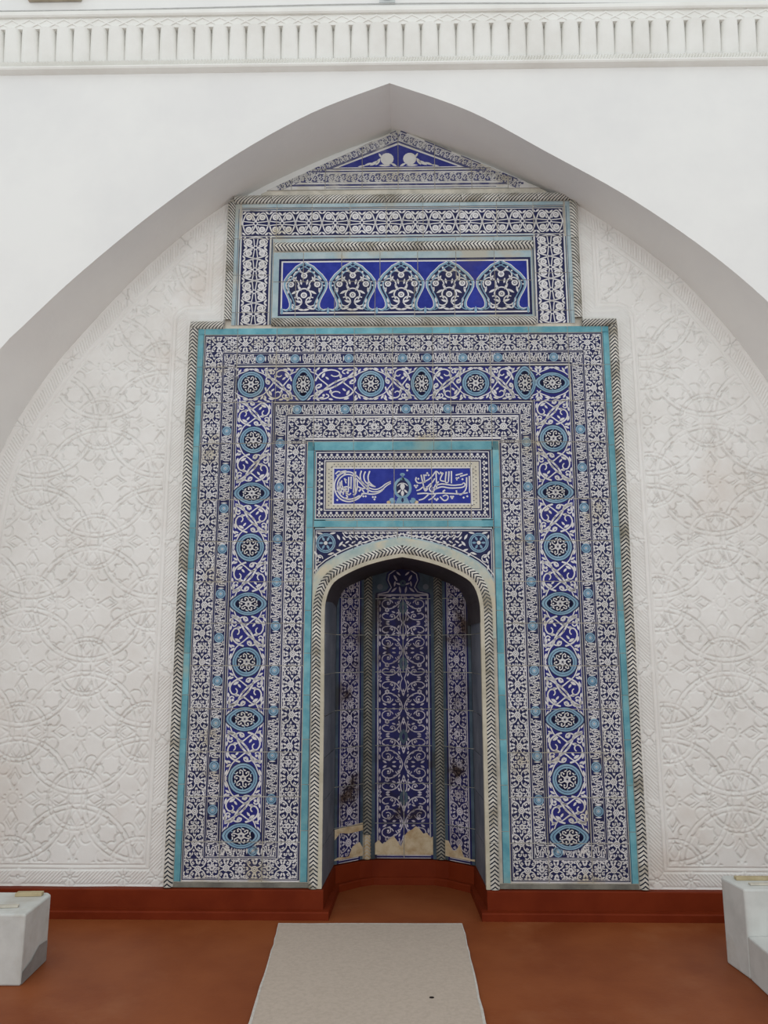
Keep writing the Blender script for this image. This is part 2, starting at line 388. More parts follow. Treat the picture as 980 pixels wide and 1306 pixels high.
class Art:
    """flat painting in panel coordinates (u, v): convex polygons with a glaze index and a layer"""
    def __init__(s): s.p = []; s.tf = lambda a, b: (a, b)
    def run(s, mode, c=0.0, flip=1):
        # mode 'v': a runs up (v), b across (u); 'h': a runs along u, b across (v)
        if mode == 'v': s.tf = lambda a, b: (c + flip * b, a)
        elif mode == 'h': s.tf = lambda a, b: (a, c + flip * b)
        else: s.tf = lambda a, b: (a, b)
        return s
    def poly(s, m, pts, lay):
        s.p.append((lay, m, [s.tf(*q) for q in pts]))
    def rect(s, m, a0, a1, b0, b1, lay): s.poly(m, [(a0, b0), (a1, b0), (a1, b1), (a0, b1)], lay)
    def frame(s, m, a0, a1, b0, b1, w, lay):
        s.rect(m, a0, a1, b0, b0 + w, lay); s.rect(m, a0, a1, b1 - w, b1, lay)
        s.rect(m, a0, a0 + w, b0 + w, b1 - w, lay); s.rect(m, a1 - w, a1, b0 + w, b1 - w, lay)
    def stroke(s, m, pts, w, lay, w1=None):
        P = np.array(pts, float)
        if len(P) < 2: return
        d = np.diff(P, axis=0); n = np.hypot(d[:, 0], d[:, 1]); d = d / np.maximum(n, 1e-9)[:, None]
        t = np.vstack([d[:1], d[:-1] + d[1:], d[-1:]]); t /= np.maximum(np.hypot(t[:, 0], t[:, 1]), 1e-6)[:, None]
        nn = np.c_[-t[:, 1], t[:, 0]]
        ww = np.linspace(w, w if w1 is None else w1, len(P))[:, None] / 2
        A = P + nn * ww; Bq = P - nn * ww
        for i in range(len(P) - 1): s.poly(m, [tuple(A[i]), tuple(Bq[i]), tuple(Bq[i + 1]), tuple(A[i + 1])], lay)
    def bez(s, m, a, b, c, d, w, lay, n=7, w1=None):
        a, b, c, d = map(lambda q: np.array(q, float), (a, b, c, d))
        s.stroke(m, [(1 - t) ** 3 * a + 3 * (1 - t) ** 2 * t * b + 3 * (1 - t) * t * t * c + t ** 3 * d for t in np.linspace(0, 1, n + 1)], w, lay, w1)
    def arc(s, m, c, r, a0, a1, w, lay, n=8, w1=None, r1=None):
        rr = np.linspace(r, r if r1 is None else r1, n + 1)
        s.stroke(m, [(c[0] + q * math.cos(t), c[1] + q * math.sin(t)) for q, t in zip(rr, np.linspace(math.radians(a0), math.radians(a1), n + 1))], w, lay, w1)
    def disk(s, m, c, r, lay, n=9, ry=None):
        ry = r if ry is None else ry
        s.poly(m, [(c[0] + r * math.cos(2 * PI * k / n), c[1] + ry * math.sin(2 * PI * k / n)) for k in range(n)], lay)
    def leaf(s, m, c, ang, L, Wd, lay):
        ca, sa = math.cos(math.radians(ang)), math.sin(math.radians(ang))
        pts = []
        for k in (-1, -.5, 0, .5): pts.append((k * L / 2, Wd / 2 * (1 - k * k)))
        for k in (1, .5, 0, -.5): pts.append((k * L / 2, -Wd / 2 * (1 - k * k)))
        s.poly(m, [(c[0] + x * ca - y * sa, c[1] + x * sa + y * ca) for x, y in pts], lay)
    def flower(s, c, r, lay, m=WH, eye=NV):
        for k in range(6):
            s.disk(m, (c[0] + r * .55 * math.cos(k * PI / 3), c[1] + r * .55 * math.sin(k * PI / 3)), r * .48, lay, 6)
        s.disk(eye, c, r * .3, lay + 1, 6)

    # ---- running ornaments (a along, b across)
    def curl(s, c, ang, r, f, lay=2, w=.0056):
        """a small spiral tendril with a bud: enters at angle ang, winds by f"""
        s.arc(WH, c, r, ang, ang + 255 * f, w, lay, 7, w * .8, r * .55)
        s.disk(WH, c, r * .36, lay, 6)
    def bandA(s, a0, a1, w=0.106, per=0.17, ph=0.0):
        s.rect(NV, a0, a1, -w / 2, w / 2, 1)
        k = w / 0.106
        n = max(1, round((a1 - a0) / per)); per = (a1 - a0) / n; q = per / 0.17
        R_ = random.Random(int(a0 * 1000) + int(a1 * 777))
        for i in range(n):
            c = a0 + (i + .5) * per; sh = .0035 * (1 if i % 2 else -1)
            j = lambda v: v + R_.uniform(-.0022, .0022)
            s.disk(WH, (c, sh), .0195 * k, 3, 9); s.arc(NV, (c, sh), .0115 * k, 0, 360, .0022, 4, 8); s.disk(NV, (c, sh), .0036, 4, 5)
            m_ = c + per / 2
            if i < n - 1:
                s.flower((m_, -sh), .0165 * k, 3)
            for sx in (-1, 1):
                for sy in (-1, 1):
                    P = lambda x, y: (j(c + sx * x * q), j(sy * y * k))
                    o = 0 if sx > 0 else 180
                    s.curl(P(.031, .034), o + 90 * sx * sy, .0150 * k, sx * sy * -1)
                    s.curl(P(.060, .016), o - 120 * sx * sy, .0115 * k, sx * sy)
                    s.bez(WH, P(.016, .008), P(.030, .006), P(.046, .020), P(.050, .046), .0058, 2, 5)
                    s.bez(WH, P(.050, .046), P(.060, .050), P(.070, .044), P(.084, .030), .0055, 2, 4)
                    s.leaf(WH, P(.008, .032), 90 - sx * sy * 25, .026, .0115, 2)
                    s.leaf(WH, P(.010, .047), 0, .022, .0095, 2)
                    s.leaf(WH, P(.062, .0385), sx * sy * 30, .021, .0105, 2)
                    s.leaf(WH, P(.076, .046), sx * sy * -10, .020, .0095, 2)
                    s.leaf(WH, P(.043, .003), sx * sy * 20, .017, .0085, 2)
                    s.leaf(WH, P(.044, .0475), sx * sy * -20, .016, .008, 2)
                    s.leaf(WH, P(.079, .022), 90 - sx * sy * 20, .018, .008, 2)
    def bandB(s, a0, a1, ros=(), w=0.063):
        s.rect(NV, a0, a1, -w / 2, w / 2, 1)
        st = 0.0275; n = max(1, round((a1 - a0) / st)); st = (a1 - a0) / n
        R_ = random.Random(int(a0 * 1000) + int(a1 * 333))
        for i in range(n):
            c = a0 + (i + .5) * st; f = 1 if i % 2 else -1
            if any(abs(c - r) < 0.036 for r in ros): continue
            g = f * R_.uniform(.9, 1.05)
            s.stroke(WH, [(c - .0105, -g * .021), (c - .0100, g * .004), (c - .0055, g * .0155), (c, g * .019), (c + .0060, g * .0150), (c + .0105, g * .003), (c + .0075, -g * .009)], .0056, 2)
            s.leaf(WH, (c + .001, -g * .004), 90, .022, .0075, 2)
            s.disk(WH, (c + .003, -g * .017), .0052, 2, 6)
            s.leaf(WH, (c + st * .5, g * .0235), 15 * f, .016, .0085, 2)
            s.leaf(WH, (c, -g * .0265), 0, .020, .007, 2); s.leaf(WH, (c, g * .0275), 0, .014, .006, 2)
        for r in ros:
            s.disk(PB, (r, 0), .029, 3, 12); s.arc(NV, (r, 0), .020, 0, 360, .003, 4, 10); s.disk(WH, (r, 0), .0065, 6, 7); s.disk(NV, (r, 0), .003, 7, 5)
            for t in (-1, 1): s.leaf(WH, (r + t * .033, 0), 90, .04, .008, 2)
    def medallion(s, c, kind, lay=4):
        """kind 0 round, 1 lens pointed across, 2 lens pointed along"""
        n = 28
        def ringpts(r):
            out = []
            for k in range(n):
                t = 2 * PI * k / n; x, y = r * math.cos(t), r * math.sin(t)
                if kind == 1: x, y = x * .80, y * 1.12 + .20 * r * math.copysign(max(0, abs(math.sin(t)) - .82) / .18, y) * .9
                if kind == 2: x, y = x * 1.12 + .20 * r * math.copysign(max(0, abs(math.cos(t)) - .82) / .18, x) * .9, y * .80
                out.append((c[0] + x, c[1] + y))
            return out
        def rg(m, r0, r1, l):
            A, Bq = ringpts(r0), ringpts(r1)
            for k in range(n): s.poly(m, [A[k], A[(k + 1) % n], Bq[(k + 1) % n], Bq[k]], l)
        def fill(m, r, l):
            A = ringpts(r)
            for k in range(n): s.poly(m, [c, A[k], A[(k + 1) % n]], l)
        fill(NV, .091, lay); fill(NV, .084, lay)
        rg(PB, .061, .084, lay + 1); rg(NV, .0705, .0735, lay + 2)
        s.flower(c, .021, lay + 2)
        sxs, sys = ((1, 1), (.8, 1.12), (1.12, .8))[kind]
        for k in range(6):
            t = k * PI / 3 + (PI / 6 if kind == 2 else 0)
            p = lambda r, dt: (c[0] + r * sxs * math.cos(t + dt), c[1] + r * sys * math.sin(t + dt))
            s.stroke(WH, [p(.020, 0), p(.040, .05), p(.050, .30), p(.044, .52)], .0060, lay + 2)
            s.leaf(WH, p(.047, -.18), math.degrees(t) + 70, .020, .0075, lay + 2)
            s.disk(WH, p(.036, .5), .0055, lay + 2, 6)
            s.leaf(PB, p(.056, 0), math.degrees(t), .014, .006, lay + 2)
    def bandC(s, a0, a1, meds, w=0.215, base=DB):
        """meds: list of (position, kind)"""
        s.rect(base, a0, a1, -w / 2, w / 2, 1)
        h = w / 2
        for c, kd in meds:
            s.medallion((c, 0), kd)
            for sx in (-1, 1):
                for sy in (-1, 1):
                    P = lambda x, y: (c + sx * x, sy * y)
                    s.leaf(WH, P(.034, .098), sx * sy * -22, .036, .013, 3)
                    s.leaf(WH, P(.072, .086), sx * sy * -58, .034, .013, 3)
                    s.bez(WH, P(.008, .102), P(.04, .078), P(.075, .080), P(.098, .050), .0065, 3, 5)
                    s.leaf(WH, P(.004, .099), 90, .014, .010, 3)
                    s.leaf(WH, P(.092, .100), sx * sy * 40, .032, .013, 3)
        ext = {0: .088, 1: .071, 2: .106}
        ms = sorted(meds)
        spans = [(p[0] + ext[p[1]], q[0] - ext[q[1]]) for p, q in zip(ms[:-1], ms[1:])]
        if a1 - ms[-1][0] > .14: spans.append((ms[-1][0] + ext[ms[-1][1]], a1))
        if ms[0][0] - a0 > .14: spans.insert(0, (a0, ms[0][0] - ext[ms[0][1]]))
        f = 1
        for q0, q1 in spans:
            g = q1 - q0; f = -f
            if g < .05: continue
            m0 = (q0 + q1) / 2; k = g / 0.178
            P = lambda x, y: (m0 + x * k, f * y)
            for y in (1, -1):
                Q = lambda x_, y_: P(x_ * y, y_ * y)
                # the long stem sweeps from a corner across the middle and back round in a loop
                s.bez(WH, Q(-.090, -.098), Q(-.050, -.040), Q(-.010, .030), Q(.062, .044), 0.0116, 3, 8, 0.0102)
                s.bez(WH, Q(.062, .044), Q(.096, .052), Q(.092, .098), Q(.058, .098), 0.0104, 3, 6, 0.0084)
                s.bez(WH, Q(.058, .098), Q(.028, .098), Q(.018, .074), Q(.040, .066), 0.0085, 3, 5, 0.0072)
                s.disk(WH, Q(.050, .074), .0085, 3, 7)
                # second stem hugging the edge
                s.bez(WH, Q(-.086, .020), Q(-.070, .090), Q(-.020, .110), Q(.012, .080), 0.0104, 3, 7, 0.0084)
                s.bez(WH, Q(.012, .080), Q(.030, .056), Q(-.006, .036), Q(-.020, .060), 0.0085, 3, 6, 0.0066)
                # third, a short hook
                s.bez(WH, Q(-.064, -.058), Q(-.092, -.040), Q(-.088, .006), Q(-.058, -.002), 0.0092, 3, 6, 0.0066)
                s.disk(WH, Q(-.062, -.012), .0080, 3, 7)
                s.bez(WH, Q(-.030, -.014), Q(-.048, .016), Q(-.070, .028), Q(-.074, .050), 0.0085, 3, 5, 0.0060)
                for x_, y_, a_, L_, w_ in ((-.052, .058, 60, .034, .0145), (-.036, .038, -40, .026, .011), (.022, .056, 120, .020, .010), (-.046, .096, 15, .032, .012), (.020, .100, -10, .028, .011),
                                           (.078, .072, 90, .026, .011), (.034, .020, 75, .030, .012), (.070, .022, 20, .030, .012), (-.060, -.092, 20, .034, .013), (-.020, -.050, 100, .030, .012),
                                           (.000, .014, 40, .026, .012), (-.084, .086, 70, .026, .011)):
                    s.leaf(WH, Q(x_, y_), a_ * f, L_ * 1.15, w_ * 1.15, 3)
    def bandD(s, a0, a1, w=0.168):
        s.rect(NV, a0, a1, -w / 2, w / 2, 1)
        n = max(1, round((a1 - a0) / 0.172)); per = (a1 - a0) / n; q = per / .172
        for i in range(n):
            c = a0 + (i + .5) * per
            for sx in (-1, 1):
                for sy in (-1, 1):
                    P = lambda x, y: (c + sx * x * q, sy * y)
                    fc = P(.043, .043)
                    s.disk(WH, fc, .0215, 3, 10); s.disk(NV, fc, .0085, 4, 8); s.disk(WH, fc, .0062, 5, 7)
                    # arc hugging the flower, running to the edge
                    s.bez(WH, P(.002, .012), P(.010, .050), P(.030, .074), P(.050, .076), .0085, 2, 6)
                    s.bez(WH, P(.084, .004), P(.074, .045), P(.066, .066), P(.050, .076), .0085, 2, 6)
                    s.bez(WH, P(.012, .006), P(.030, .012), P(.052, .008), P(.086, .018), .0065, 2, 5)
                    s.leaf(WH, P(.012, .066), sx * sy * 45, .036, .014, 2)
                    s.leaf(WH, P(.074, .074), -sx * sy * 40, .032, .013, 2)
                    s.leaf(WH, P(.018, .028), sx * sy * 80, .022, .009, 2)
            s.arc(WH, (c, 0), .012, 0, 360, .006, 3, 10)
            for k in (-1, 1): s.leaf(WH, (c + k * per / 2, 0), 90, .030, .012, 3)
    def scrollN(s, a0, a1, w, per=0.19):
        """symmetric scrolls about the axis for the niche"""
        s.rect(NV, a0, a1, -w / 2, w / 2, 1)
        n = max(1, round((a1 - a0) / per)); per = (a1 - a0) / n; h = w / 2; k = h / 0.16
        for i in range(n):
            c = a0 + (i + .5) * per; q = per / .235; e = 1 if i % 2 else -1
            for sy in (-1, 1):
                P = lambda x, y: (c + e * x * q, sy * y * k)
                s.bez(WH, P(-.117, .006), P(-.02, .02), P(.03, .10), P(-.03, .135), .0068, 2, 8)
                s.bez(WH, P(-.03, .135), P(-.09, .150), P(-.100, .075), P(-.055, .066), .0062, 2, 7)
                s.bez(WH, P(.0, .030), P(.05, .01), P(.112, .060), P(.085, .120), .0068, 2, 7)
                s.bez(WH, P(.085, .120), P(.060, .155), P(.020, .130), P(.040, .095), .0060, 2, 6)
                s.bez(WH, P(.117, .006), P(.06, .03), P(.03, .02), P(0, .005), .0060, 2, 5)
                s.curl(P(-.058, .098), 40 * sy, .022, -sy, 2, .006); s.curl(P(.062, .072), 200 * sy, .022, sy, 2, .006)
                s.curl(P(-.060, .034), 90 * sy, .017, sy, 2, .0055); s.curl(P(.100, .146), 0, .012, sy, 2, .005)
                s.flower(P(.005, .104), .016, 3)
                for x, y, a, L_, w_ in ((-.098, .120, 60, .040, .013), (-.060, .152, 0, .046, .011), (.0, .150, 0, .046, .012), (.060, .150, 10, .04, .011), (.108, .100, 80, .038, .012),
                                        (-.02, .060, 50, .040, .013), (.024, .062, 110, .036, .012), (-.100, .060, 100, .036, .012), (-.098, .022, 20, .034, .011), (.085, .030, -30, .036, .012),
                                        (-.024, .028, 30, .032, .011), (.040, .125, 40, .030, .011), (-.085, .090, 100, .026, .010), (.030, .036, 60, .028, .010)):
                    s.leaf(WH, P(x, y), a * sy * e, L_ * q, w_, 2)
            s.leaf(WH, (c, 0), 0, .05, .02, 3); s.disk(NV, (c, 0), .005, 4, 6)
    def smallarab(s, a0, a1, w, sp=1.0):
        """narrow dense leaf scroll"""
        s.rect(NV, a0, a1, -w / 2, w / 2, 1)
        st = w * .62; n = max(1, round((a1 - a0) / st)); st = (a1 - a0) / n; k = w / .06
        for i in range(n):
            c = a0 + (i + .5) * st; f = 1 if i % 2 else -1
            s.bez(WH, (c - st / 2, -f * .022 * k), (c - st * .1, -f * .03 * k), (c + st * .1, f * .03 * k), (c + st / 2, f * .022 * k), .0062, 2, 5)
            s.curl((c - st * .16, f * .010 * k), 100 * f, .0105 * k, -f, 2, .0052); s.curl((c + st * .24, -f * .011 * k), -80 * f, .0095 * k, f, 2, .005)
            s.leaf(WH, (c + st * .1, f * .0245 * k), 15 * f, .026 * k, .008 * k, 2); s.leaf(WH, (c - st * .2, -f * .0255 * k), 0, .022 * k, .007 * k, 2)
            s.leaf(WH, (c + st * .46, f * .004 * k), 60, .018 * k, .007 * k, 2)

class Mapper:
    """plane patch: point p0 in plan, direction along u, outward normal toward the viewer"""
    def __init__(s, o=(0, 0, 0), du=(1, 0, 0), dn=(0, -1, 0)):
        s.o, s.du, s.dn = Vector(o), Vector(du).normalized(), Vector(dn).normalized()
    def __call__(s, u, v, h): return s.o + s.du * u + Vector((0, 0, v)) + s.dn * h

def pack(art):
    art_sorted = sorted(art.p, key=lambda q: q[0])
    bb = np.array([(min(x for x, _ in p), max(x for x, _ in p), min(y for _, y in p), max(y for _, y in p)) for _, _, p in art_sorted]) if art_sorted else np.zeros((0, 4))
    return art_sorted, bb
GAP = 0.0022
def build_tile(packed, cells, mp, parent, name='tile', mats=GL, base=WH, th=0.012, gap=GAP, tilt=0.35):
    arts, bb = packed
    xs = [x for c in cells for x, _ in c]; zs = [z for c in cells for _, z in c]
    cu, cv = (min(xs) + max(xs)) / 2, (min(zs) + max(zs)) / 2
    V, Fc, Mi = [], [], []
    def add(pts, h, m):
        b = len(V)
        for u, v in pts: V.append(mp(u, v, h))
        Fc.append(tuple(range(b, b + len(pts)))); Mi.append(m)
    for cell in cells:
        cell = ccw(cell)
        if len(cells) == 1:
            cc = (sum(x for x, _ in cell) / len(cell), sum(z for _, z in cell) / len(cell))
            sxx = max(x for x, _ in cell) - min(x for x, _ in cell); szz = max(z for _, z in cell) - min(z for _, z in cell)
            kx, kz = max(.2, 1 - 2 * gap / max(sxx, 1e-3)), max(.2, 1 - 2 * gap / max(szz, 1e-3))
            cell = [(cc[0] + (x - cc[0]) * kx, cc[1] + (z - cc[1]) * kz) for x, z in cell]
        add(cell, 0, base)
        n = len(cell)
        for i in range(n):
            (ax, az), (bx, bz) = cell[i], cell[(i + 1) % n]
            b = len(V); V.extend([mp(ax, az, 0), mp(bx, bz, 0), mp(bx, bz, -th), mp(ax, az, -th)])
            Fc.append((b, b + 3, b + 2, b + 1)); Mi.append(base)
        x0, x1 = min(x for x, _ in cell), max(x for x, _ in cell); z0, z1 = min(z for _, z in cell), max(z for _, z in cell)
        if len(bb):
            hit = np.nonzero((bb[:, 0] < x1) & (bb[:, 1] > x0) & (bb[:, 2] < z1) & (bb[:, 3] > z0))[0]
            isr = len(cell) == 4 and abs(cell[0][1] - cell[1][1]) < 1e-9 and abs(cell[1][0] - cell[2][0]) < 1e-9
            for k in hit:
                lay, m, p = arts[k]
                q = bb[k]
                pts = ccw(p) if (isr and q[0] >= x0 and q[1] <= x1 and q[2] >= z0 and q[3] <= z1) else clip(ccw(p), cell)
                if len(pts) >= 3: add(pts, 0.00022 * (lay + 1), m)
    o3 = mp(cu, cv, 0)
    me = bpy.data.meshes.new(name)
    me.from_pydata([tuple(v - o3) for v in V], [], Fc)
    for m in mats: me.materials.append(m)
    me.polygons.foreach_set('material_index', Mi); me.update()
    o = bpy.data.objects.new(name, me); o.location = o3
    if tilt:
        o.rotation_euler = (math.radians(random.uniform(-tilt, tilt)), 0, math.radians(random.uniform(-tilt, tilt)))
    return link(o, parent)
def backing(name, rects, mp, parent, y0=-0.006, y1=-0.05, mat=None):
    m = MB()
    for x0, x1, z0, z1 in rects:
        c = [mp(x0, z0, y0), mp(x1, z0, y0), mp(x1, z1, y0), mp(x0, z1, y0), mp(x0, z0, y1), mp(x1, z0, y1), mp(x1, z1, y1), mp(x0, z1, y1)]
        b = len(m.v); m.v += [tuple(q) for q in c]
        for f in ((0, 1, 2, 3), (0, 4, 5, 1), (1, 5, 6, 2), (2, 6, 7, 3), (3, 7, 4, 0), (4, 7, 6, 5)): m.f.append(tuple(b + i for i in f)); m.m.append(0)
    return m.build(name, mat or M_MORT, parent)

# ---- rope mouldings: ridged half-round strips of striped glaze, in short pieces
def rope_piece(parent, path, r, mode, mp, mats=None, pitch=0.0225, name='rope_piece', h0=0.0):
    """path: 2D polyline in panel coords. mode 'chev', 'diag' or 'chev_down'"""
    path = np.array(path, float); Ltot = plen(path)
    d = np.r_[0, np.cumsum(np.hypot(*np.diff(path, axis=0).T))]
    def at(s, t, h):
        s_ = min(max(s, 0), Ltot)
        x = np.interp(s_, d, path[:, 0]); z = np.interp(s_, d, path[:, 1])
        k = min(max(np.searchsorted(d, s_) - 1, 0), len(path) - 2)
        tx, tz = (path[k + 1] - path[k]) / max(d[k + 1] - d[k], 1e-9)
        return mp(x - tz * t, z + tx * t, h)
    m = MB()
    ang = np.radians([-90, -58, -28, 0, 28, 58, 90])
    n = max(2, round(Ltot / pitch)); p = Ltot / n
    rows = []
    def row(s, rr):
        out = []
        for a_ in ang:
            t = rr * math.sin(a_)
            sh = {'chev': -abs(t) * 0.9, 'chev_down': abs(t) * 0.9, 'diag': t * 1.2, 'diag2': -t * 1.2}[mode]
            out.append(at(s + sh, t, h0 + rr * math.cos(a_) * 0.85))
        return out
    lo = r - 0.0035
    k0, k1 = -2, n + 2
    for i in range(k0, k1):
        a0, a1, a2 = i * p, (i + .58) * p, (i + 1) * p
        if a2 < -0.9 * r or a0 > Ltot + 0.9 * r: continue
        m.grid([row(a0, lo), row(a0, r), row(a1, r), row(a1, lo)], 0)
        m.grid([row(a1, lo), row(a2, lo)], 1)
    c = at(Ltot / 2, 0, 0)
    m.v = [tuple(Vector(v) - c) for v in m.v]
    return m.build(name, mats or [R_LIGHT, R_DARK], parent, c)
def rope_run(parent, pts, r, mode, mp, L=0.245, mats=None, **kw):
    P = np.array(pts, float)
    tot = plen(P); n = max(1, round(tot / L)); d = np.r_[0, np.cumsum(np.hypot(*np.diff(P, axis=0).T))]
    for i in range(n):
        s0, s1 = tot * i / n + .0012, tot * (i + 1) / n - .0012
        ss = np.unique(np.r_[s0, d[(d > s0) & (d < s1)], s1])
        rope_piece(parent, np.c_[np.interp(ss, d, P[:, 0]), np.interp(ss, d, P[:, 1])], r, mode, mp, mats, **kw)

mihrab = empty('mihrab', (0, 0, PZ))
tag(mihrab, 'tall blue and white tiled prayer niche with turquoise borders and rope mouldings', 'mihrab')
def mpart(name, label=None):
    e = empty(name, (0, 0, 0), mihrab)
    e.matrix_parent_inverse.identity(); e.location = (0, 0, -PZ)
    if label: e['label'] = label
    return e
MP = Mapper()

# ================= main frame
frame = backing('tiled_frame', [(-1.36, -0.475, 0.145, 3.50), (0.475, 1.36, 0.145, 3.50), (-0.475, 0.475, 2.68, 3.50)], MP, mihrab)
frame.location = (0, 0, -PZ)
frame['label'] = 'broad tiled frame of arabesque bands around the niche'
A = Art()
COLX = [-1.259, -1.049, -.799, -.555, -.306, -.063, .19, .299, .551, .798, 1.044, 1.259]
ROWZ = [3.219, 2.985, 2.72, 2.365, 2.106, 1.862, 1.615, 1.368, 1.121, .879, .633, .388, .176]
# turquoise fills
A.run('')
A.rect(TQ, -1.31, 1.31, 3.434, 3.49, 1)
for sg in (-1, 1):
    A.rect(TQ, *sorted((sg * 1.261, sg * 1.31)), .14, 3.44, 1)
    A.rect(TQ, *sorted((sg * .545, sg * .5905)), .14, 2.73, 1)
    A.rect(NV, *sorted((sg * 1.264, sg * 1.267)), .14, 3.44, 2)
    A.rect(NV, *sorted((sg * .5485, sg * .5515)), .14, 2.69, 2)
A.rect(TQ, -.5905, .5905, 2.672, 2.728, 1)
# lines and bands of the top run
def hline(z0, z1, x): A.run(''); A.rect(NV, -x, x, z0 - .002, z1 + .002, 1)
for z0, z1, x in ((3.426, 3.433, 1.258), (3.307, 3.312, 1.137), (3.229, 3.235, 1.06), (3.2115, 3.2165, 1.046), (2.988, 2.993, .815), (2.972, 2.977, .802), (2.895, 2.900, .725), (2.734, 2.739, .602)):
    hline(z0, z1, x)
A.run('h', 3.370).bandA(-1.248, 1.248)
A.run('h', 3.2715).bandB(-1.128, 1.128, [-.90, -.68, -.34, .0, .155, .38, .60, .95])
A.run('h', 3.1025).bandC(-1.036, 1.036, [(-.955, 0), (-.625, 1), (-.20, 0), (.119, 1), (.457, 0), (.765, 1), (.935, 2)])
A.run('h', 2.9365).bandB(-.793, .793, [-.66, -.36, .02, .28, .56])
A.run('h', 2.818).bandA(-.712, .712, .128)
for sg in (-1, 1):
    def vl(x0, x1, z0, z1): A.run(''); A.rect(NV, *sorted((sg * (x0 + .002), sg * (x1 - .002))), z0, z1, 1)
    for x0, x1, z0, z1 in ((1.258, 1.253, .186, 3.432), (1.137, 1.132, .302, 3.312), (1.060, 1.054, .379, 3.235), (1.046, 1.041, .384, 3.2165),
                           (.815, .810, .384, 2.993), (.802, .797, .379, 2.977), (.725, .720, .302, 2.900), (.602, .597, .186, 2.739)): vl(x0, x1, z0, z1)
    # foot of the leg: bands turn across
    A.run('')
    for z0, z1, xa, xb in ((.186, .191, .597, 1.258), (.303, .308, .720, 1.137), (.380, .385, .797, 1.060)): A.rect(NV, *sorted((sg * xa, sg * xb)), z0, z1, 1)
    A.run('v', sg * 1.195, sg).bandA(.30, 3.317)
    A.run('v', sg * 1.0965, sg).bandB(.375, 3.24, [.56, .80, 1.04, 1.28, 1.53, 1.79, 2.06, 2.31, 2.56, 2.80])
    zs = [3.104, 2.742, 2.404, 2.070, 1.730, 1.390, 1.063, .732, .421]
    kinds = [0, 0, 1, 0, 1, 0, 1, 0, 1]
    A.run('v', sg * .928, sg); A.bandC(.392, 2.995, [(z, k) for z, k in zip(zs[1:], kinds[1:])][::-1])
    A.run('v', sg * .7615, sg).bandB(.375, 2.905, [.62, .86, 1.11, 1.34, 1.60, 1.86, 2.12, 2.44, 2.72])
    A.run('v', sg * .6595, sg).bandA(.30, 2.75)
    A.run('h', .3425); A.bandB(*sorted((sg * .73, sg * 1.128)), [sg * .86])
    A.run('h', .2465); A.bandA(*sorted((sg * .607, sg * 1.248)))
A.run('')
PK = pack(A)
T = lambda x0, x1, z0, z1, **k: build_tile(PK, [rect(x0, x1, z0, z1)], MP, frame, **k)
for xa, xb in zip(COLX[:-1], COLX[1:]): T(xa, xb, 3.219, 3.433)
for xa, xb in zip(COLX[1:-2], COLX[2:-1]): T(xa, xb, 2.985, 3.219)
cin = [-.8055, -.555, -.306, -.063, .19, .299, .551, .8055]
for xa, xb in zip(cin[:-1], cin[1:]): T(xa, xb, 2.7305, 2.985)
for sg in (-1, 1):
    for (za, zb) in zip(ROWZ[1:], ROWZ[:-1]):
        T(*sorted((sg * 1.0485, sg * 1.259)), za, zb)
    for (za, zb) in zip(ROWZ[2:], ROWZ[1:-1]):
        if za > .2: 
            T(*sorted((sg * .8055, sg * 1.0485)), za, zb)
            T(*sorted((sg * .5925, sg * .8055)), za, min(zb, 2.7305) if zb < 2.9 else 2.7305)
        else:
            T(*sorted((sg * .8055, sg * 1.0485)), za, zb); T(*sorted((sg * .5925, sg * .8055)), za, zb)
# turquoise strips
tz = [3.478, 3.22, 2.97, 2.70, 2.44, 2.19, 1.94, 1.69, 1.44, 1.20, .95, .70, .45, .176]
for sg in (-1, 1):
    for k, (zb, za) in enumerate(zip(tz[:-1], tz[1:])): build_tile(PK, [rect(*sorted((sg * 1.2605, sg * 1.303)), za, zb)], MP, frame, name='border_tile', gap=.0015)
    for zb, za in zip(tz[3:-1], tz[4:]): build_tile(PK, [rect(*sorted((sg * .546, sg * .591)), za, zb)], MP, frame, name='border_tile', gap=.0015)
for xa, xb in zip(COLX[:-1], COLX[1:]): build_tile(PK, [rect(xa, xb, 3.4345, 3.478)], MP, frame, name='border_tile', gap=.0015)
for xa, xb in zip(cin[:-1], cin[1:]): build_tile(PK, [rect(max(xa, -.59), min(xb, .59), 2.672, 2.729)], MP, frame, name='border_tile', gap=.0015)
for sg in (-1, 1): build_tile(PK, [rect(*sorted((sg * .5, sg * 1.303)), .145, .174)], MP, frame, name='foot_strip', base=PL, mats=[M_FOOT] * 8, tilt=0)

# ================= calligraphy panel
insc = backing('inscription_panel', [(-0.545, 0.545, 2.19, 2.672)], MP, mihrab); insc.location = (0, 0, -PZ)
insc['label'] = 'cobalt panel of white Arabic calligraphy framed in turquoise'
I = Art()
ix0, ix1, iz0, iz1 = -.543, .535, 2.236, 2.668
I.rect(NV, -.55, .55, 2.18, 2.68, 1)
I.rect(TQ, -.55, .55, 2.18, iz0 - .004, 2)
I.frame(TQ, -.55, .55, 2.232, 2.68, .011, 2)
I.frame(WH, ix0 + .006, ix1 - .006, iz0 + .006, iz1 - .006, .005, 3)
b0 = .058
for z in (iz0 + .034, iz1 - .034):
    x = ix0 + .03
    while x < ix1 - .02:
        I.disk(WH, (x, z + .009), .0088, 3, 6); I.disk(WH, (x - .0095, z - .004), .0064, 3, 6); I.disk(WH, (x + .0095, z - .004), .0064, 3, 6); I.leaf(WH, (x, z - .012), 90, .014, .008, 3); I.disk(WH, (x + .018, z - .013), .0045, 3, 5); x += .036
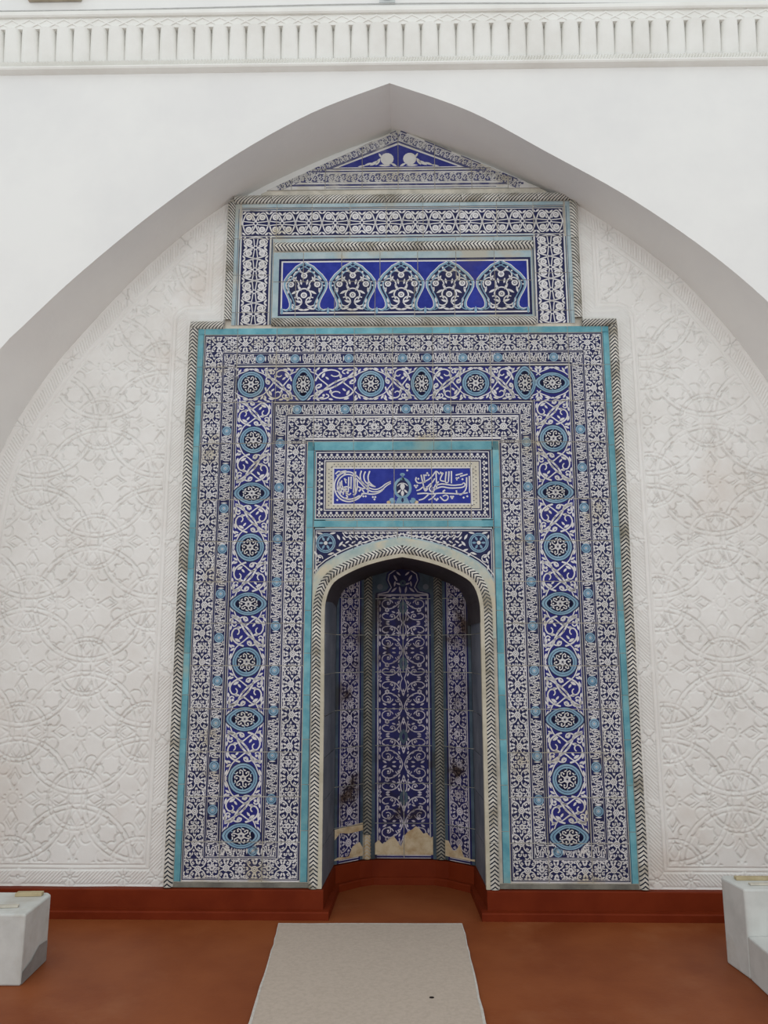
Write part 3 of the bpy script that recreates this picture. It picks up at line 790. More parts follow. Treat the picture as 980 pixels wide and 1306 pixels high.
for x in (ix0 + .034, ix1 - .034):
    z = iz0 + .065
    while z < iz1 - .05:
        I.disk(WH, (x + .009, z), .0088, 3, 6); I.disk(WH, (x - .004, z + .0095), .0064, 3, 6); I.disk(WH, (x - .004, z - .0095), .0064, 3, 6); I.leaf(WH, (x - .012, z), 0, .014, .008, 3); z += .036
I.frame(WH, ix0 + b0, ix1 - b0, iz0 + b0, iz1 - b0, .006, 3)
I.frame(BE, ix0 + b0 + .012, ix1 - b0 - .012, iz0 + b0 + .012, iz1 - b0 - .012, .042, 3)
ca0, ca1, cz0, cz1 = -.424, .414, 2.336, 2.556
I.frame(WH, ca0 - .008, ca1 + .008, cz0 - .008, cz1 + .008, .009, 4)
# small dark dots of the braid
for z in (cz0 - .020, cz1 + .020):
    for k in range(70): I.disk(NV, (ca0 - .012 + k * .0124, z + (.0075 if k % 2 else -.0075)), .0042, 4, 4)
for x in (ca0 - .024, ca1 + .024):
    for k in range(20): I.disk(NV, (x + (.0075 if k % 2 else -.0075), cz0 - .008 + k * .0124), .0042, 4, 4)
I.rect(CB, ca0, ca1, cz0, cz1, 4)
def ZA(ox):
    return lambda x, y: (-.424 + (ox + x / 9.8 - 423.6) * .00477, 2.556 - (590 + y / 9.8 - 597.6) * .00492)
def ink(Zf, strokes, dots, w=.0088):
    for s in strokes:
        P = catmull([Zf(*p) for p in s], 4) if len(s) > 2 else [Zf(*p) for p in s]
        I.stroke(WH, P, w, 5, w * .8)
    for d in dots: 
        x, z = Zf(*d); I.poly(WH, [(x - .0075, z), (x, z - .0075), (x + .0075, z), (x, z + .0075)], 5)
ink(ZA(415), [
    [(440, 395), (400, 440), (330, 475), (260, 485), (180, 460), (120, 400), (92, 320), (97, 240), (128, 180), (180, 135), (250, 115), (310, 125), (370, 165), (430, 230), (490, 290), (550, 325), (620, 335), (680, 310), (740, 265), (800, 238)],
    [(410, 410), (340, 445), (270, 456), (200, 433), (152, 385), (128, 320), (133, 250), (160, 195), (205, 160), (255, 147), (310, 157), (360, 195), (420, 258), (480, 318), (550, 358), (620, 364), (690, 338), (750, 287), (800, 258)],
    [(430, 390), (480, 385), (540, 393), (600, 391), (660, 370), (710, 330)],
    [(430, 100), (414, 170), (440, 250), (520, 300)], [(480, 110), (460, 170), (480, 240), (560, 292), (608, 300)], [(535, 105), (514, 170), (522, 232), (560, 275), (606, 305)],
    [(355, 110), (350, 250), (356, 385), (325, 400)], [(330, 125), (335, 260), (330, 375)], [(375, 215), (378, 300), (360, 390)],
    [(100, 142), (140, 108), (172, 128), (118, 165)], [(160, 118), (236, 105), (204, 158)],
    [(215, 196), (238, 258)], [(180, 222), (190, 300), (252, 332)], [(132, 282), (160, 345), (222, 322), (240, 392)], [(160, 240), (165, 392)], [(214, 330), (200, 402)],
    [(270, 180), (265, 372)], [(300, 175), (298, 330)], [(150, 332), (240, 300), (310, 322)], [(240, 400), (256, 432), (214, 442)],
    [(385, 300), (440, 322), (520, 320)], [(440, 335), (470, 382)], [(515, 240), (518, 320), (510, 392)], [(120, 360), (160, 330), (190, 380)], [(225, 350), (270, 400), (300, 380)]],
    [(405, 352), (418, 338), (128, 465), (455, 420), (485, 420), (575, 430), (605, 430), (595, 458), (130, 292), (232, 215), (248, 365)])
ink(ZA(505), [
    [(682, 110), (680, 262)], [(652, 112), (642, 244)], [(617, 117), (605, 245), (642, 250)], [(578, 130), (540, 218), (602, 240)], [(545, 118), (552, 140), (572, 128)],
    [(300, 155), (318, 240), (345, 352), (378, 332), (362, 300)], [(335, 150), (345, 255)],
    [(240, 185), (232, 222), (262, 256), (320, 250), (400, 210), (450, 160), (490, 112), (532, 150)],
    [(735, 162), (822, 138)], [(790, 177), (885, 150)],
    [(480, 292), (560, 270), (700, 287), (820, 276)], [(480, 332), (560, 306), (660, 321), (800, 316), (850, 290), (838, 258), (808, 280)],
    [(905, 172), (905, 382)], [(872, 188), (862, 330), (800, 402), (760, 388)],
    [(250, 392), (350, 385), (420, 393), (560, 385), (700, 391), (780, 396), (882, 380)],
    [(390, 400), (330, 452), (268, 470)], [(480, 395), (440, 442), (390, 470)],
    [(600, 345), (572, 366), (604, 385)], [(535, 428), (580, 474), (622, 466), (636, 430), (610, 408), (568, 424)],
    [(430, 285), (402, 330), (432, 368), (470, 340), (448, 310)], [(345, 345), (402, 282), (440, 250), (472, 200)], [(488, 120), (494, 335)], [(330, 300), (280, 340), (240, 352)],
    [(520, 240), (470, 300), (450, 380)], [(740, 350), (745, 390)], [(780, 190), (748, 205), (750, 225)]],
    [(265, 205), (360, 160), (395, 160), (378, 134), (220, 290), (250, 290), (235, 312), (470, 455), (490, 470), (505, 455), (672, 428), (698, 428), (685, 448), (830, 440), (876, 425), (745, 200), (820, 212), (125, 98)])
mcx = -.424 + (505 + 65 / 9.8 - 423.6) * .00477
mz = lambda y: 2.556 - (590 + y / 9.8 - 597.6) * .00492
I.disk(PB, (mcx, mz(320)), .056, 6, 20, .066); I.disk(NV, (mcx, mz(320)), .040, 7, 18, .050)
I.poly(PB, [(mcx - .02, mz(235)), (mcx + .02, mz(235)), (mcx, mz(170))], 6)
I.disk(PB, (mcx, mz(150)), .016, 6, 10, .010); I.leaf(PB, (mcx, mz(175)), 90, .03, .010, 6)
I.poly(PB, [(mcx - .028, mz(440)), (mcx + .028, mz(440)), (mcx + .045, mz(510)), (mcx - .045, mz(510))], 6)
for k in (-1, 1):
    I.disk(PB, (mcx + k * .062, mz(475)), .020, 6, 10, .018); I.disk(PL, (mcx + k * .084, mz(495)), .014, 6, 8, .010); I.disk(CB, (mcx + k * .045, mz(455)), .009, 7, 8)
I.leaf(WH, (mcx, mz(300)), 90, .05, .030, 8); I.leaf(WH, (mcx, mz(385)), 90, .04, .02, 8); I.leaf(WH, (mcx - .02, mz(360)), 45, .034, .012, 8); I.leaf(WH, (mcx + .02, mz(360)), 135, .034, .012, 8)
I.arc(WH, (mcx, mz(330)), .036, 30, 150, .005, 8); I.leaf(NV, (mcx, mz(470)), 90, .03, .016, 8)
PKI = pack(I)
ixj = [-.545, -.30, -.055, .175, .413, .545]
for xa, xb in zip(ixj[:-1], ixj[1:]): build_tile(PKI, [rect(xa, xb, 2.236, 2.671)], MP, insc)
for xa, xb in zip([-.545, -.28, 0, .27], [-.28, 0, .27, .545]): build_tile(PKI, [rect(xa, xb, 2.192, 2.234)], MP, insc, name='border_tile', gap=.0015)

# ================= niche arch opening curve
open_l = [(-.466, .145), (-.467, 1.10), (-.470, 1.62), (-.462, 1.755), (-.425, 1.847), (-.357, 1.898), (-.246, 1.950), (-.117, 1.988), (-.008, 2.008)]
OPL = resample(catmull(open_l, 8), 70); OPR = OPL.copy(); OPR[:, 0] = -.016 - OPR[:, 0]; OPR = OPR[::-1]
OPR[:, 0] = np.where(OPR[:, 1] < 1.7, np.maximum(OPR[:, 0], .454), OPR[:, 0])
OP = np.vstack([OPL, OPR[1:]])
def offset(P, o):
    d = np.gradient(P, axis=0); d /= np.hypot(d[:, 0], d[:, 1])[:, None]
    Q = P + np.c_[-d[:, 1], d[:, 0]] * o
    return Q
def off_half(P, o, left):
    # offset each half, keep it on its side of the axis
    Q = offset(P, o); ax = -.008
    e, f = (-1, -4) if left else (0, 3)
    sl = (P[e] - P[f]); sl = sl[1] / sl[0]
    Q = Q.copy(); zend = Q[e, 1] + sl * (ax - Q[e, 0])
    Q[:, 0] = np.minimum(Q[:, 0], ax) if left else np.maximum(Q[:, 0], ax)
    end = np.array([[ax, zend]])
    return np.vstack([Q[:-1], end]) if left else np.vstack([end, Q[1:]])
mould = empty('arch_moulding', (0, 0, -PZ), mihrab)
# fillet and pale band swept along the arch
fm_ = MB()
o0 = OP; o1 = np.vstack([off_half(OPL, .022, True), off_half(OPR, .022, False)[1:]])
fm_.grid([[(x, .03, z) for x, z in o0], [(x, -.010, z) for x, z in o0], [(x, -.012, z) for x, z in o1], [(x, .02, z) for x, z in o1]])
fm_.build('fillet', material('fillet_plaster', rgb(196, 190, 172), rgb(178, 172, 152), 10, 0.6, 0.3, 0.001, 60), mould)
ia = OPL[:, 1] > 1.55
bnd = MB()
for P, left in ((OPL, True), (OPR, False)):
    k = P[:, 1] > 1.5
    q0, q1, q2 = off_half(P, .070, left)[k], off_half(P, .100, left)[k], off_half(P, .118, left)[k]
    lim = lambda Q: [(min(max(x, -.5445), .5445), z) for x, z in Q]
    bnd.grid([[(x, .004, z) for x, z in lim(q0)], [(x, -.008, z) for x, z in lim(q0)], [(x, -.006, z) for x, z in lim(q1)], [(x, -.003, z) for x, z in lim(q2)], [(x, .01, z) for x, z in lim(q2)]])
bnd.build('arch_band', material('worn_band_glaze', rgb(184, 190, 180), rgb(150, 170, 168), 7, 0.5, 0.15, c3=rgb(196, 188, 166), scale3=5, lo3=.48, hi3=.62), mould)
for P, left, mode in ((OPL, True, 'chev_down'), (OPR[::-1], False, 'chev_down')):
    RP = off_half(OPL if left else OPR, .047, left)
    if not left: RP = RP[::-1]
    rope_run(mould, RP[::1], .0285, 'chev', MP)

# ---- spandrel tiles above the arch
Sp = Art()
Sp.rect(NV, -.55, .55, 1.6, 2.2, 1)
Sp.rect(PT, -.55, .55, 2.178, 2.2, 2); 
for sg in (-1, 1): Sp.rect(PT, *sorted((sg * .537, sg * .55)), 1.6, 2.2, 2); Sp.rect(WH, *sorted((sg * .527, sg * .531)), 1.6, 2.172, 2)
Sp.rect(WH, -.531, .531, 2.167, 2.171, 2)
for P, left in ((OPL, True), (OPR, False)):
    k = P[:, 1] > 1.5
    for o_, w_, m_ in ((.118, .018, PT), (.139, .006, WH)): Sp.stroke(m_, off_half(P, o_, left)[k], w_, 4)
for sg in (-1, 1):
    cx = sg * .462 - .008
    Sp.disk(PB, (cx, 2.095), .060, 2, 18); Sp.disk(NV, (cx, 2.095), .043, 3, 16); Sp.disk(WH, (cx, 2.095), .012, 4, 8)
    for t in range(6): Sp.leaf(PB, (cx + .028 * math.cos(t * PI / 3), 2.095 + .028 * math.sin(t * PI / 3)), t * 60, .03, .014, 4)
    Sp.arc(NV, (cx, 2.095), .052, 0, 360, .003, 3, 18)
    sp = Sp
    for x, z, a, L_, w_ in ((.52, 2.03, 60, .04, .013), (.51, 1.985, 110, .04, .013), (.50, 2.01, 20, .03, .012), (.515, 1.945, 80, .035, .012), (.40, 2.02, 40, .04, .013), (.50, 2.155, 10, .04, .012), (.42, 2.155, -10, .04, .012),
                            (.385, 2.13, 60, .04, .014), (.37, 2.09, -50, .04, .014), (.38, 2.05, 20, .04, .013), (.43, 2.03, -20, .04, .013), (.52, 2.13, 80, .03, .012)):
        Sp.leaf(WH, (sg * x - .008, z), a if sg > 0 else 180 - a, L_, w_, 3)
    for k in range(9):
        x = .34 - k * .038; zt = 2.145
        P = lambda dx, dz: (sg * (x + dx) - .008, zt + dz)
        Sp.bez(WH, P(.02, .015), P(.0, -.03), P(-.02, -.02), P(-.03, .012), .007, 3, 5)
        Sp.leaf(WH, P(0, .012), 15 * sg, .028, .011, 3); Sp.leaf(WH, P(.012, -.022), 50 * sg, .03, .011, 3); Sp.leaf(WH, P(-.008, -.045), -30 * sg, .03, .011, 3); Sp.leaf(WH, P(.01, -.065), 30 * sg, .03, .011, 3)
    Sp.arc(WH, (sg * .50 - .008, 2.0), .022, 0, 300, .006, 3)
PKS = pack(Sp)
span = backing('spandrel_panel', [(-.545, .545, 2.13, 2.19)], MP, mihrab); span.location = (0, 0, -PZ)
LO = np.vstack([off_half(OPL, .112, True), off_half(OPR, .112, False)[1:]])
LOs = LO[np.argsort(LO[:, 0], kind='stable')]
kk = LO[:, 1] > 1.72
LX = LO[kk]; LX = LX[np.argsort(LX[:, 0], kind='stable')]
def lowz(x): return float(np.interp(x, LX[:, 0], LX[:, 1])) if LX[0, 0] <= x <= LX[-1, 0] else 1.80
for xa, xb in zip([-.543, -.30, -.035, .05, .29], [-.30, -.035, .05, .29, .543]):
    n = max(2, int((xb - xa) / .03)); xx = np.linspace(xa + .0015, xb - .0015, n + 1)
    cells = []
    for a_, b_ in zip(xx[:-1], xx[1:]):
        za, zb = lowz(a_), lowz(b_)
        cells.append([(a_, za), (b_, zb), (b_, 2.188), (a_, 2.188)])
    build_tile(PKS, cells, MP, span, tilt=0)

# ---- niche lining: jambs, slanting panels, back panel, colonnettes, vault
NROW = [.148, .362, .607, .843, 1.077, 1.315, 1.557, 1.80, 2.06]
def facet(p0, p1, art_fn, name, base=PB, splits=None, mats=GN):
    a, b = Vector((p0[0], p0[1], 0)), Vector((p1[0], p1[1], 0)); L_ = (b - a).length
    du = (b - a).normalized(); dn = Vector((du.y, -du.x, 0))
    mp = Mapper(a, du, dn)
    e0, e1 = (.014, .01) if p0[0] < -.45 else ((.01, .014) if p1[0] > .45 else (-.0, -.0))
    bk = backing(name, [(e0 if e0 > 0 else -.01, L_ - e1 if e1 > 0 else L_ + .01, .148, 2.05)], mp, mihrab, -0.006, -0.04)
    bk.location = (0, 0, -PZ)
    art = Art(); art_fn(art, L_); pk = pack(art)
    for z0, z1 in zip(NROW[:-1], NROW[1:]):
        us = splits(L_, z0) if splits else [0, L_]
        for u0, u1 in zip(us[:-1], us[1:]): build_tile(pk, [rect(u0, u1, z0, z1)], mp, bk, mats=mats, base=base, tilt=.25)
    return mp, L_
def jamb_art(a, L_): pass
facet((-.464, .005), (-.436, .46), jamb_art, 'jamb_lining', splits=lambda L, z: [0, L / 2, L])
facet((.440, .46), (.458, .005), jamb_art, 'jamb_lining', splits=lambda L, z: [0, L / 2, L])
def bare(a, L_, z0, amp, seed, m=PL):
    r = random.Random(seed); n = 14; h = [z0 + amp * r.uniform(.25, 1) for _ in range(n + 1)]
    for i in range(n):
        u0, u1 = L_ * i / n, L_ * (i + 1) / n
        a.poly(m, [(u0, .15), (u1, .15), (u1, h[i + 1]), (u0, h[i])], 8)
def side_art(seed, patch):
    def fn(a, L_):
        c = L_ / 2; a.run('')
        a.rect(TQ, 0, L_, .14, 2.1, 1)
        for u in (c - .082, c + .082): a.rect(NV, u - .006, u + .006, .14, 2.06, 2)
        a.rect(WH, c - .074, c + .074, .14, 2.06, 2)
        a.run('v', c)
        b = Art(); b.run('v', c); b.bandA(.17, 2.06, .134, .19)
        a.p += [(l + 2, m, p) for l, m, p in b.p]
        a.run('')
        a.rect(NV, c - .082, c + .082, .155, .165, 4)
        if patch: a.poly(PL, [(0, .355), (L_, .372), (L_, .325), (L_ * .5, .318), (L_ * .2, .33), (0, .29)], 8)
        r = random.Random(seed)
        pts = [(L_ * k / 8, .17 + (.10 if (k > 4) == (seed == 1) else .02) * r.uniform(.4, 1)) for k in range(9)]
        for q0, q1 in zip(pts[:-1], pts[1:]): a.poly(PL, [(q0[0], .172), (q1[0], .172), q1, q0], 8)
    return fn
facet((-.436, .46), (-.262, .596), side_art(1, True), 'side_panel', base=TQ)
facet((.262, .596), (.440, .46), side_art(2, False), 'side_panel', base=TQ)
def back_art(a, L_):
    c = L_ / 2; a.run('')
    a.rect(TQ, 0, L_, .14, 2.1, 1)
    for u in (c - .182, c + .182): a.rect(NV, u - .006, u + .006, .14, 1.83, 2)
    a.rect(WH, c - .172, c + .172, .14, 1.83, 2)
    b = Art(); b.run('v', c); b.scrollN(.18, 1.82, .330)
    # the cusped head of the cartouche
    b.run('')
    prof = [(.165, 1.80), (.165, 1.832), (.100, 1.845), (.078, 1.875), (.100, 1.925), (.092, 1.965), (.05, 1.995), (0, 2.02)]
    for (x0, z0), (x1, z1) in zip(prof[1:-1], prof[2:]): b.poly(NV, [(c - x0, z0), (c + x0, z0), (c + x1, z1), (c - x1, z1)], 1)
    for sg in (-1, 1):
        b.stroke(NV, [(c + sg * (x + .012), z + .004) for x, z in prof], .010, 3)
        b.stroke(WH, [(c + sg * x, z) for x, z in prof], .006, 4)
        for x, z, q, L2, w2 in ((.05, 1.94, 60, .05, .014), (.03, 1.90, 20, .04, .012), (.06, 1.86, -40, .05, .014), (.02, 1.86, 80, .05, .014), (.03, 1.97, 40, .04, .012), (.055, 1.90, 100, .04, .012), (.1, 1.82, 10, .05, .014)):
            b.leaf(WH, (c + sg * x, z), q if sg > 0 else 180 - q, L2, w2, 2)
        b.disk(PB, (c + sg * .155, 1.88), .020, 3, 10)
    b.disk(TQ, (c, 1.905), .022, 3, 10); b.disk(NV, (c, 1.905), .008, 4, 6)
    a.p += [(l + 2, m, p) for l, m, p in b.p]
    # green-blue buds on the axis
    a.run('')
    for z in (1.74, 1.37, .90, .52): 
        a.leaf(TQ, (c, z), 90, .10, .06, 7); a.leaf(NV, (c, z), 90, .05, .02, 8)
    a.rect(NV, 0, L_, .155, .165, 5)
    hs = [.24, .26, .235, .25, .27, .285, .255, .22, .29, .315, .325, .345, .33, .30, .305, .275, .29]
    n = len(hs) - 1
    for i in range(n): a.poly(PL, [(.02 + (L_ - .03) * i / n, .172), (.02 + (L_ - .03) * (i + 1) / n, .172), (.02 + (L_ - .03) * (i + 1) / n, hs[i + 1]), (.02 + (L_ - .03) * i / n, hs[i])], 9)
facet((-.206, .62), (.206, .62), back_art, 'back_panel', base=TQ, splits=lambda L, z: [0, L / 2, L] if int(z * 10) % 2 else [0, L])
for sg, pc in ((-1, (-.236, .606)), (1, (.236, .606))):
    base_ = Vector((pc[0], pc[1], 0))
    mpc = Mapper(base_, (math.cos(0.4 * sg), math.sin(0.4 * sg) * 1, 0) if False else (1, 0, 0), (0, -1, 0))
    e = empty('colonnette', (0, 0, -PZ), mihrab)
    zs0 = .30 if sg < 0 else .15
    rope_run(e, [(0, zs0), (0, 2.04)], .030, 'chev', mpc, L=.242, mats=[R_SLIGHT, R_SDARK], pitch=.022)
    if sg < 0: rope_piece(e, [(0, .15), (0, .297)], .024, 'chev', mpc, [G_PLAS, M_MORT], name='bare_core')
    st = MB(); st.box(pc[0] - .05, pc[0] + .05, pc[1] + .002, pc[1] + .03, .148, 2.05); st.build('colonnette_bed', S_TURQ, e)
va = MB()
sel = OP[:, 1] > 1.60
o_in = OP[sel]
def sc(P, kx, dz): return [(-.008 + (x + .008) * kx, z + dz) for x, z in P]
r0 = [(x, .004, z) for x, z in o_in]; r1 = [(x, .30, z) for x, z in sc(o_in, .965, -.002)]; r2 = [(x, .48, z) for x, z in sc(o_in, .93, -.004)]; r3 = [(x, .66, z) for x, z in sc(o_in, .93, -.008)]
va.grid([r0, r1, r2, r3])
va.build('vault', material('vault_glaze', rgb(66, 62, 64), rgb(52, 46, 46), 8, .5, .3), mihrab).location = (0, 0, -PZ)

# ================= upper panel
upper = backing('upper_panel', [(-1.135, 1.145, 3.50, 4.385)], MP, mihrab); upper.location = (0, 0, -PZ)
upper['label'] = 'upper tiled panel with a row of five lobed medallions on cobalt'
U = Art()
UX, UT = 1.092, 4.340
U.rect(PT, -1.12, 1.12, 3.47, 4.40, 1)
for sg in (-1, 1):
    for x0, x1 in ((1.056, 1.061), (1.068, 1.071), (.842, .848)): U.rect(NV, *sorted((sg * x0, sg * x1)), 3.49, 4.31 if x0 > 1 else 4.105, 2)
    U.rect(WH, *sorted((sg * .854, sg * 1.052)), 3.49, 4.30, 2)
    b = Art(); b.run('v', sg * .953, sg); b.bandD(3.497, 4.11, .184); U.p += [(l + 2, m, p) for l, m, p in b.p]
for z0, z1 in ((4.301, 4.306), (4.315, 4.318)): U.rect(NV, -1.06, 1.06, z0, z1, 2)
U.rect(NV, -.848, .848, 4.100, 4.105, 2)
U.rect(WH, -1.052, 1.052, 4.112, 4.298, 2)
b = Art(); b.run('h', 4.205); b.bandD(-1.045, 1.045, .176)
U.p += [(l + 2, m, p) for l, m, p in b.p]
# five lobed medallions: an arabesque ground with cobalt between
px0, px1, pz0, pz1 = -.785, .815, 3.562, 3.948
U.rect(PT, -.84, .84, 3.50, 4.09, 3)
U.frame(NV, px0 - .012, px1 + .012, pz0 - .004, pz1 + .004, .018, 4)
U.frame(WH, px0 + .004, px1 - .004, pz0 + .012, pz1 - .012, .010, 5)
ax0, ax1, az0, az1 = px0 + .014, px1 - .014, pz0 + .022, pz1 - .022
U.rect(NV, ax0, ax1, az0, az1, 5)
cxs = [-.632, -.319, -.007, .300, .635]
for c in cxs:
    for x, z in ((0, 3.70), (-.085, 3.775), (.085, 3.775), (0, 3.835)):
        U.disk(WH, (c + x, z), .021, 7, 10); U.disk(NV, (c + x, z), .010, 8, 8); U.disk(WH, (c + x, z), .006, 9, 6)
    U.arc(WH, (c, 3.70), .046, -40, 220, .009, 6, 12)
    for sg in (-1, 1):
        for z, x, r_, a0, a1 in ((3.77, .075, .042, -60, 200), (3.655, .045, .032, 60, 330), (3.83, .035, .034, -30, 180)):
            U.arc(WH, (c + sg * x, z), r_, a0 if sg > 0 else 180 - a0, a1 if sg > 0 else 180 - a1, .008, 6, 9)
        for x, z, q, L2, w2 in ((.03, 3.75, 60, .05, .016), (.06, 3.72, -30, .05, .015), (.03, 3.655, 20, .05, .016), (.075, 3.62, 60, .05, .016), (.045, 3.61, -20, .05, .015), (.02, 3.79, 80, .04, .014), (.06, 3.81, 120, .045, .015),
                                (.10, 3.73, 100, .045, .014), (.085, 3.66, 80, .04, .014), (.015, 3.60, 10, .05, .014), (.03, 3.87, 50, .05, .014), (.10, 3.82, 130, .04, .013)):
            U.leaf(WH, (c + sg * x, z), q if sg > 0 else 180 - q, L2, w2, 6)
# cobalt shapes between neighbours
def between(xc, wl, wr, left=True, right=True):
    # profile: half width against height; dome shoulders above, heart-shaped drop below
    prof = [(az1, 1.0), (3.908, .84), (3.895, .66), (3.868, .50), (3.838, .30), (3.80, .13), (3.775, .085), (3.745, .105), (3.72, .17), (3.69, .27), (3.662, .355), (3.638, .40), (3.616, .395), (3.602, .33), (3.595, .22), (3.600, .10)]
    W_ = lambda f, side: f * (wl if side < 0 else wr)
    for (z0, f0), (z1, f1) in zip(prof[:-1], prof[1:]):
        if left: U.poly(CB, [(xc, z0), (xc - W_(f0, -1), z0), (xc - W_(f1, -1), z1), (xc, z1)], 10)
        if right: U.poly(CB, [(xc, z0), (xc + W_(f0, 1), z0), (xc + W_(f1, 1), z1), (xc, z1)], 10)
    for sd, ok in ((-1, left), (1, right)):
        if not ok: continue
        P = [(xc + sd * W_(f, sd), z) for z, f in prof[1:]]
        P[0] = (xc + sd * W_(.97, sd), 3.922)
        Po = [(x + sd * .011, z - (.006 if i < 4 else 0)) for i, (x, z) in enumerate(P)]
        U.stroke(PB, P, .014, 11); U.stroke(WH, [(x - sd * .008, z + .004) for x, z in P], .005, 12)
        U.stroke(PB, [(x + sd * .024, z - (.014 if i < 5 else 0)) for i, (x, z) in enumerate(P)], .006, 11)
        for i in range(1, 6):
            U.disk(WH, (P[i][0] + sd * .014, P[i][1] - .010), .006, 12, 6)
    U.leaf(PB, (xc, 3.592), 90, .05, .018, 11)
for c0, c1 in zip(cxs[:-1], cxs[1:]):
    between((c0 + c1) / 2, (c1 - c0) / 2, (c1 - c0) / 2)
between(ax0, .10, cxs[0] - ax0, left=False); between(ax1, ax1 - cxs[-1], .1, right=False)
U.run('')
PKU = pack(U)
UT_ = lambda x0, x1, z0, z1, **k: build_tile(PKU, [rect(x0, x1, z0, z1)], MP, upper, **k)
dj = [-1.054, -.821, -.589, -.339, -.102, .138, .378, .617, .856, 1.054]
for xa, xb in zip(dj[:-1], dj[1:]): UT_(xa, xb, 4.098, 4.312)
for xa, xb in zip(dj[:-1], dj[1:]): UT_(xa, xb, 4.314, 4.345, name='border_tile', gap=.0015)
for sg in (-1, 1):
    for za, zb in ((3.842, 4.098), (3.585, 3.842), (3.497, 3.585)): UT_(*sorted((sg * .852, sg * 1.062)), za, zb)
    for za, zb in ((4.098, 4.345), (3.842, 4.098), (3.585, 3.842), (3.497, 3.585)): UT_(*sorted((sg * 1.0625, sg * 1.095)), za, zb, name='border_tile', gap=.0015)
    for za, zb in ((3.80, 4.096), (3.50, 3.80)): UT_(*sorted((sg * .838, sg * .851)), za, zb, name='border_tile', gap=.001)
ju = [-.836, -.639, -.391, -.143, .100, .347, .594, .836]; jl = [-.836, -.686, -.434, -.175, .078, .334, .594, .836]
for xa, xb in zip(ju[:-1], ju[1:]): UT_(xa, xb, 3.793, 4.00)
for xa, xb in zip(jl[:-1], jl[1:]): UT_(xa, xb, 3.545, 3.793)
for xa, xb in zip(ju[:-1], ju[1:]): UT_(xa, xb, 4.068, 4.096, name='border_tile', gap=.0015)

# ================= gable
gab = MB()
gp = [(-.93, 4.40), (.95, 4.40), (.95, 4.425), (-.02, 4.895), (-.93, 4.425)]
gp = [(max(-1.05, x), z) for x, z in gp]
n = len(gp)
gab.poly([(x, .012, z) for x, z in gp]); gab.poly([(x, .06, z) for x, z in gp[::-1]])
for i in range(n):
    (ax_, az_), (bx_, bz_) = gp[i], gp[(i + 1) % n]
    gab.poly([(ax_, .012, az_), (ax_, .06, az_), (bx_, .06, bz_), (bx_, .012, bz_)])
gable = gab.build('gable_panel', M_MORT, mihrab); gable.location = (0, 0, -PZ)
gable['label'] = 'worn triangular tile gable tucked under the arch'
G_ = Art()
apx = -.022
G_.rect(WH, -1, 1, 4.38, 4.95, 0)
G_.rect(PT, -1, 1, 4.38, 4.455, 1)
G_.rect(NV, -.80, .80, 4.472, 4.486, 2); G_.rect(TQ, -.45, .70, 4.44, 4.450, 2); G_.rect(NV, -.50, .62, 4.456, 4.462, 2)
b = Art(); b.run('h', 4.530); b.smallarab(-.80, .80, .062); G_.p += [(l + 1, m, p) for l, m, p in b.p]
G_.rect(NV, -.60, .56, 4.572, 4.582, 4)
tri = [(-.52, 4.592), (.475, 4.592), (apx, 4.800)]
G_.poly(NV, tri, 4); G_.poly(WH, [(-.46, 4.600), (.415, 4.600), (apx, 4.785)], 5); G_.poly(CB, [(-.42, 4.606), (.375, 4.606), (apx, 4.770)], 6)
for sg in (-1, 1):
    G_.disk(WH, (apx + sg * .075, 4.665), .044, 7, 14); G_.disk(PT, (apx + sg * .075, 4.670), .030, 8, 12)
    for x, z, a_, L2, w2 in ((.135, 4.645, 120, .06, .022), (.16, 4.635, 150, .07, .022), (.20, 4.628, 160, .06, .016), (.24, 4.615, 170, .06, .012), (.09, 4.618, 0, .08, .016), (.03, 4.622, 30, .05, .016), (.12, 4.69, 60, .04, .014)):
        G_.leaf(WH, (apx + sg * x, z), a_ if sg > 0 else 180 - a_, L2, w2, 7)
    # sloping arabesque
    p0 = np.array([apx, 4.838]); p1 = np.array([apx + sg * .80, 4.462]); dd = (p1 - p0); LL = np.hypot(*dd); dd /= LL; nn_ = np.array([-dd[1], dd[0]])
    b = Art(); b.tf = lambda s_, t_: tuple(p0 + dd * s_ + nn_ * t_); b.smallarab(0, LL, .052); G_.p += [(l + 1, m, p) for l, m, p in b.p if True]
    b = Art(); b.tf = lambda s_, t_: tuple(p0 + dd * s_ + nn_ * t_); b.rect(NV, LL * .0, LL * .62, -.040 * sg - .005, -.040 * sg + .005, 5) if False else None
    for lo_, hi_, off in ((.0, .05, .038), (.20, .42, .038), (.50, .66, .038), (.84, .96, .036)):
        b.rect(NV, LL * lo_, LL * hi_, off * sg - .006, off * sg + .006, 5)
    G_.p += b.p
PKG = pack(G_)
TRI = ccw([(-.90, 4.442), (.915, 4.442), (apx, 4.885)])
gj = [-.95, -.729, -.506, -.262, -.024, .218, .461, .70, .95]
for xa, xb in zip(gj[:-1], gj[1:]):
    for za, zb in ((4.445, 4.594), (4.594, 4.90)):
        c = clip(rect(xa, xb, za, zb), TRI)
        if len(c) >= 3 and (max(x for x, _ in c) - min(x for x, _ in c)) > .03 and (max(z for _, z in c) - min(z for _, z in c)) > .03:
            build_tile(PKG, [c], Mapper((0, .004, 0)), gable, tilt=.15, mats=GW)

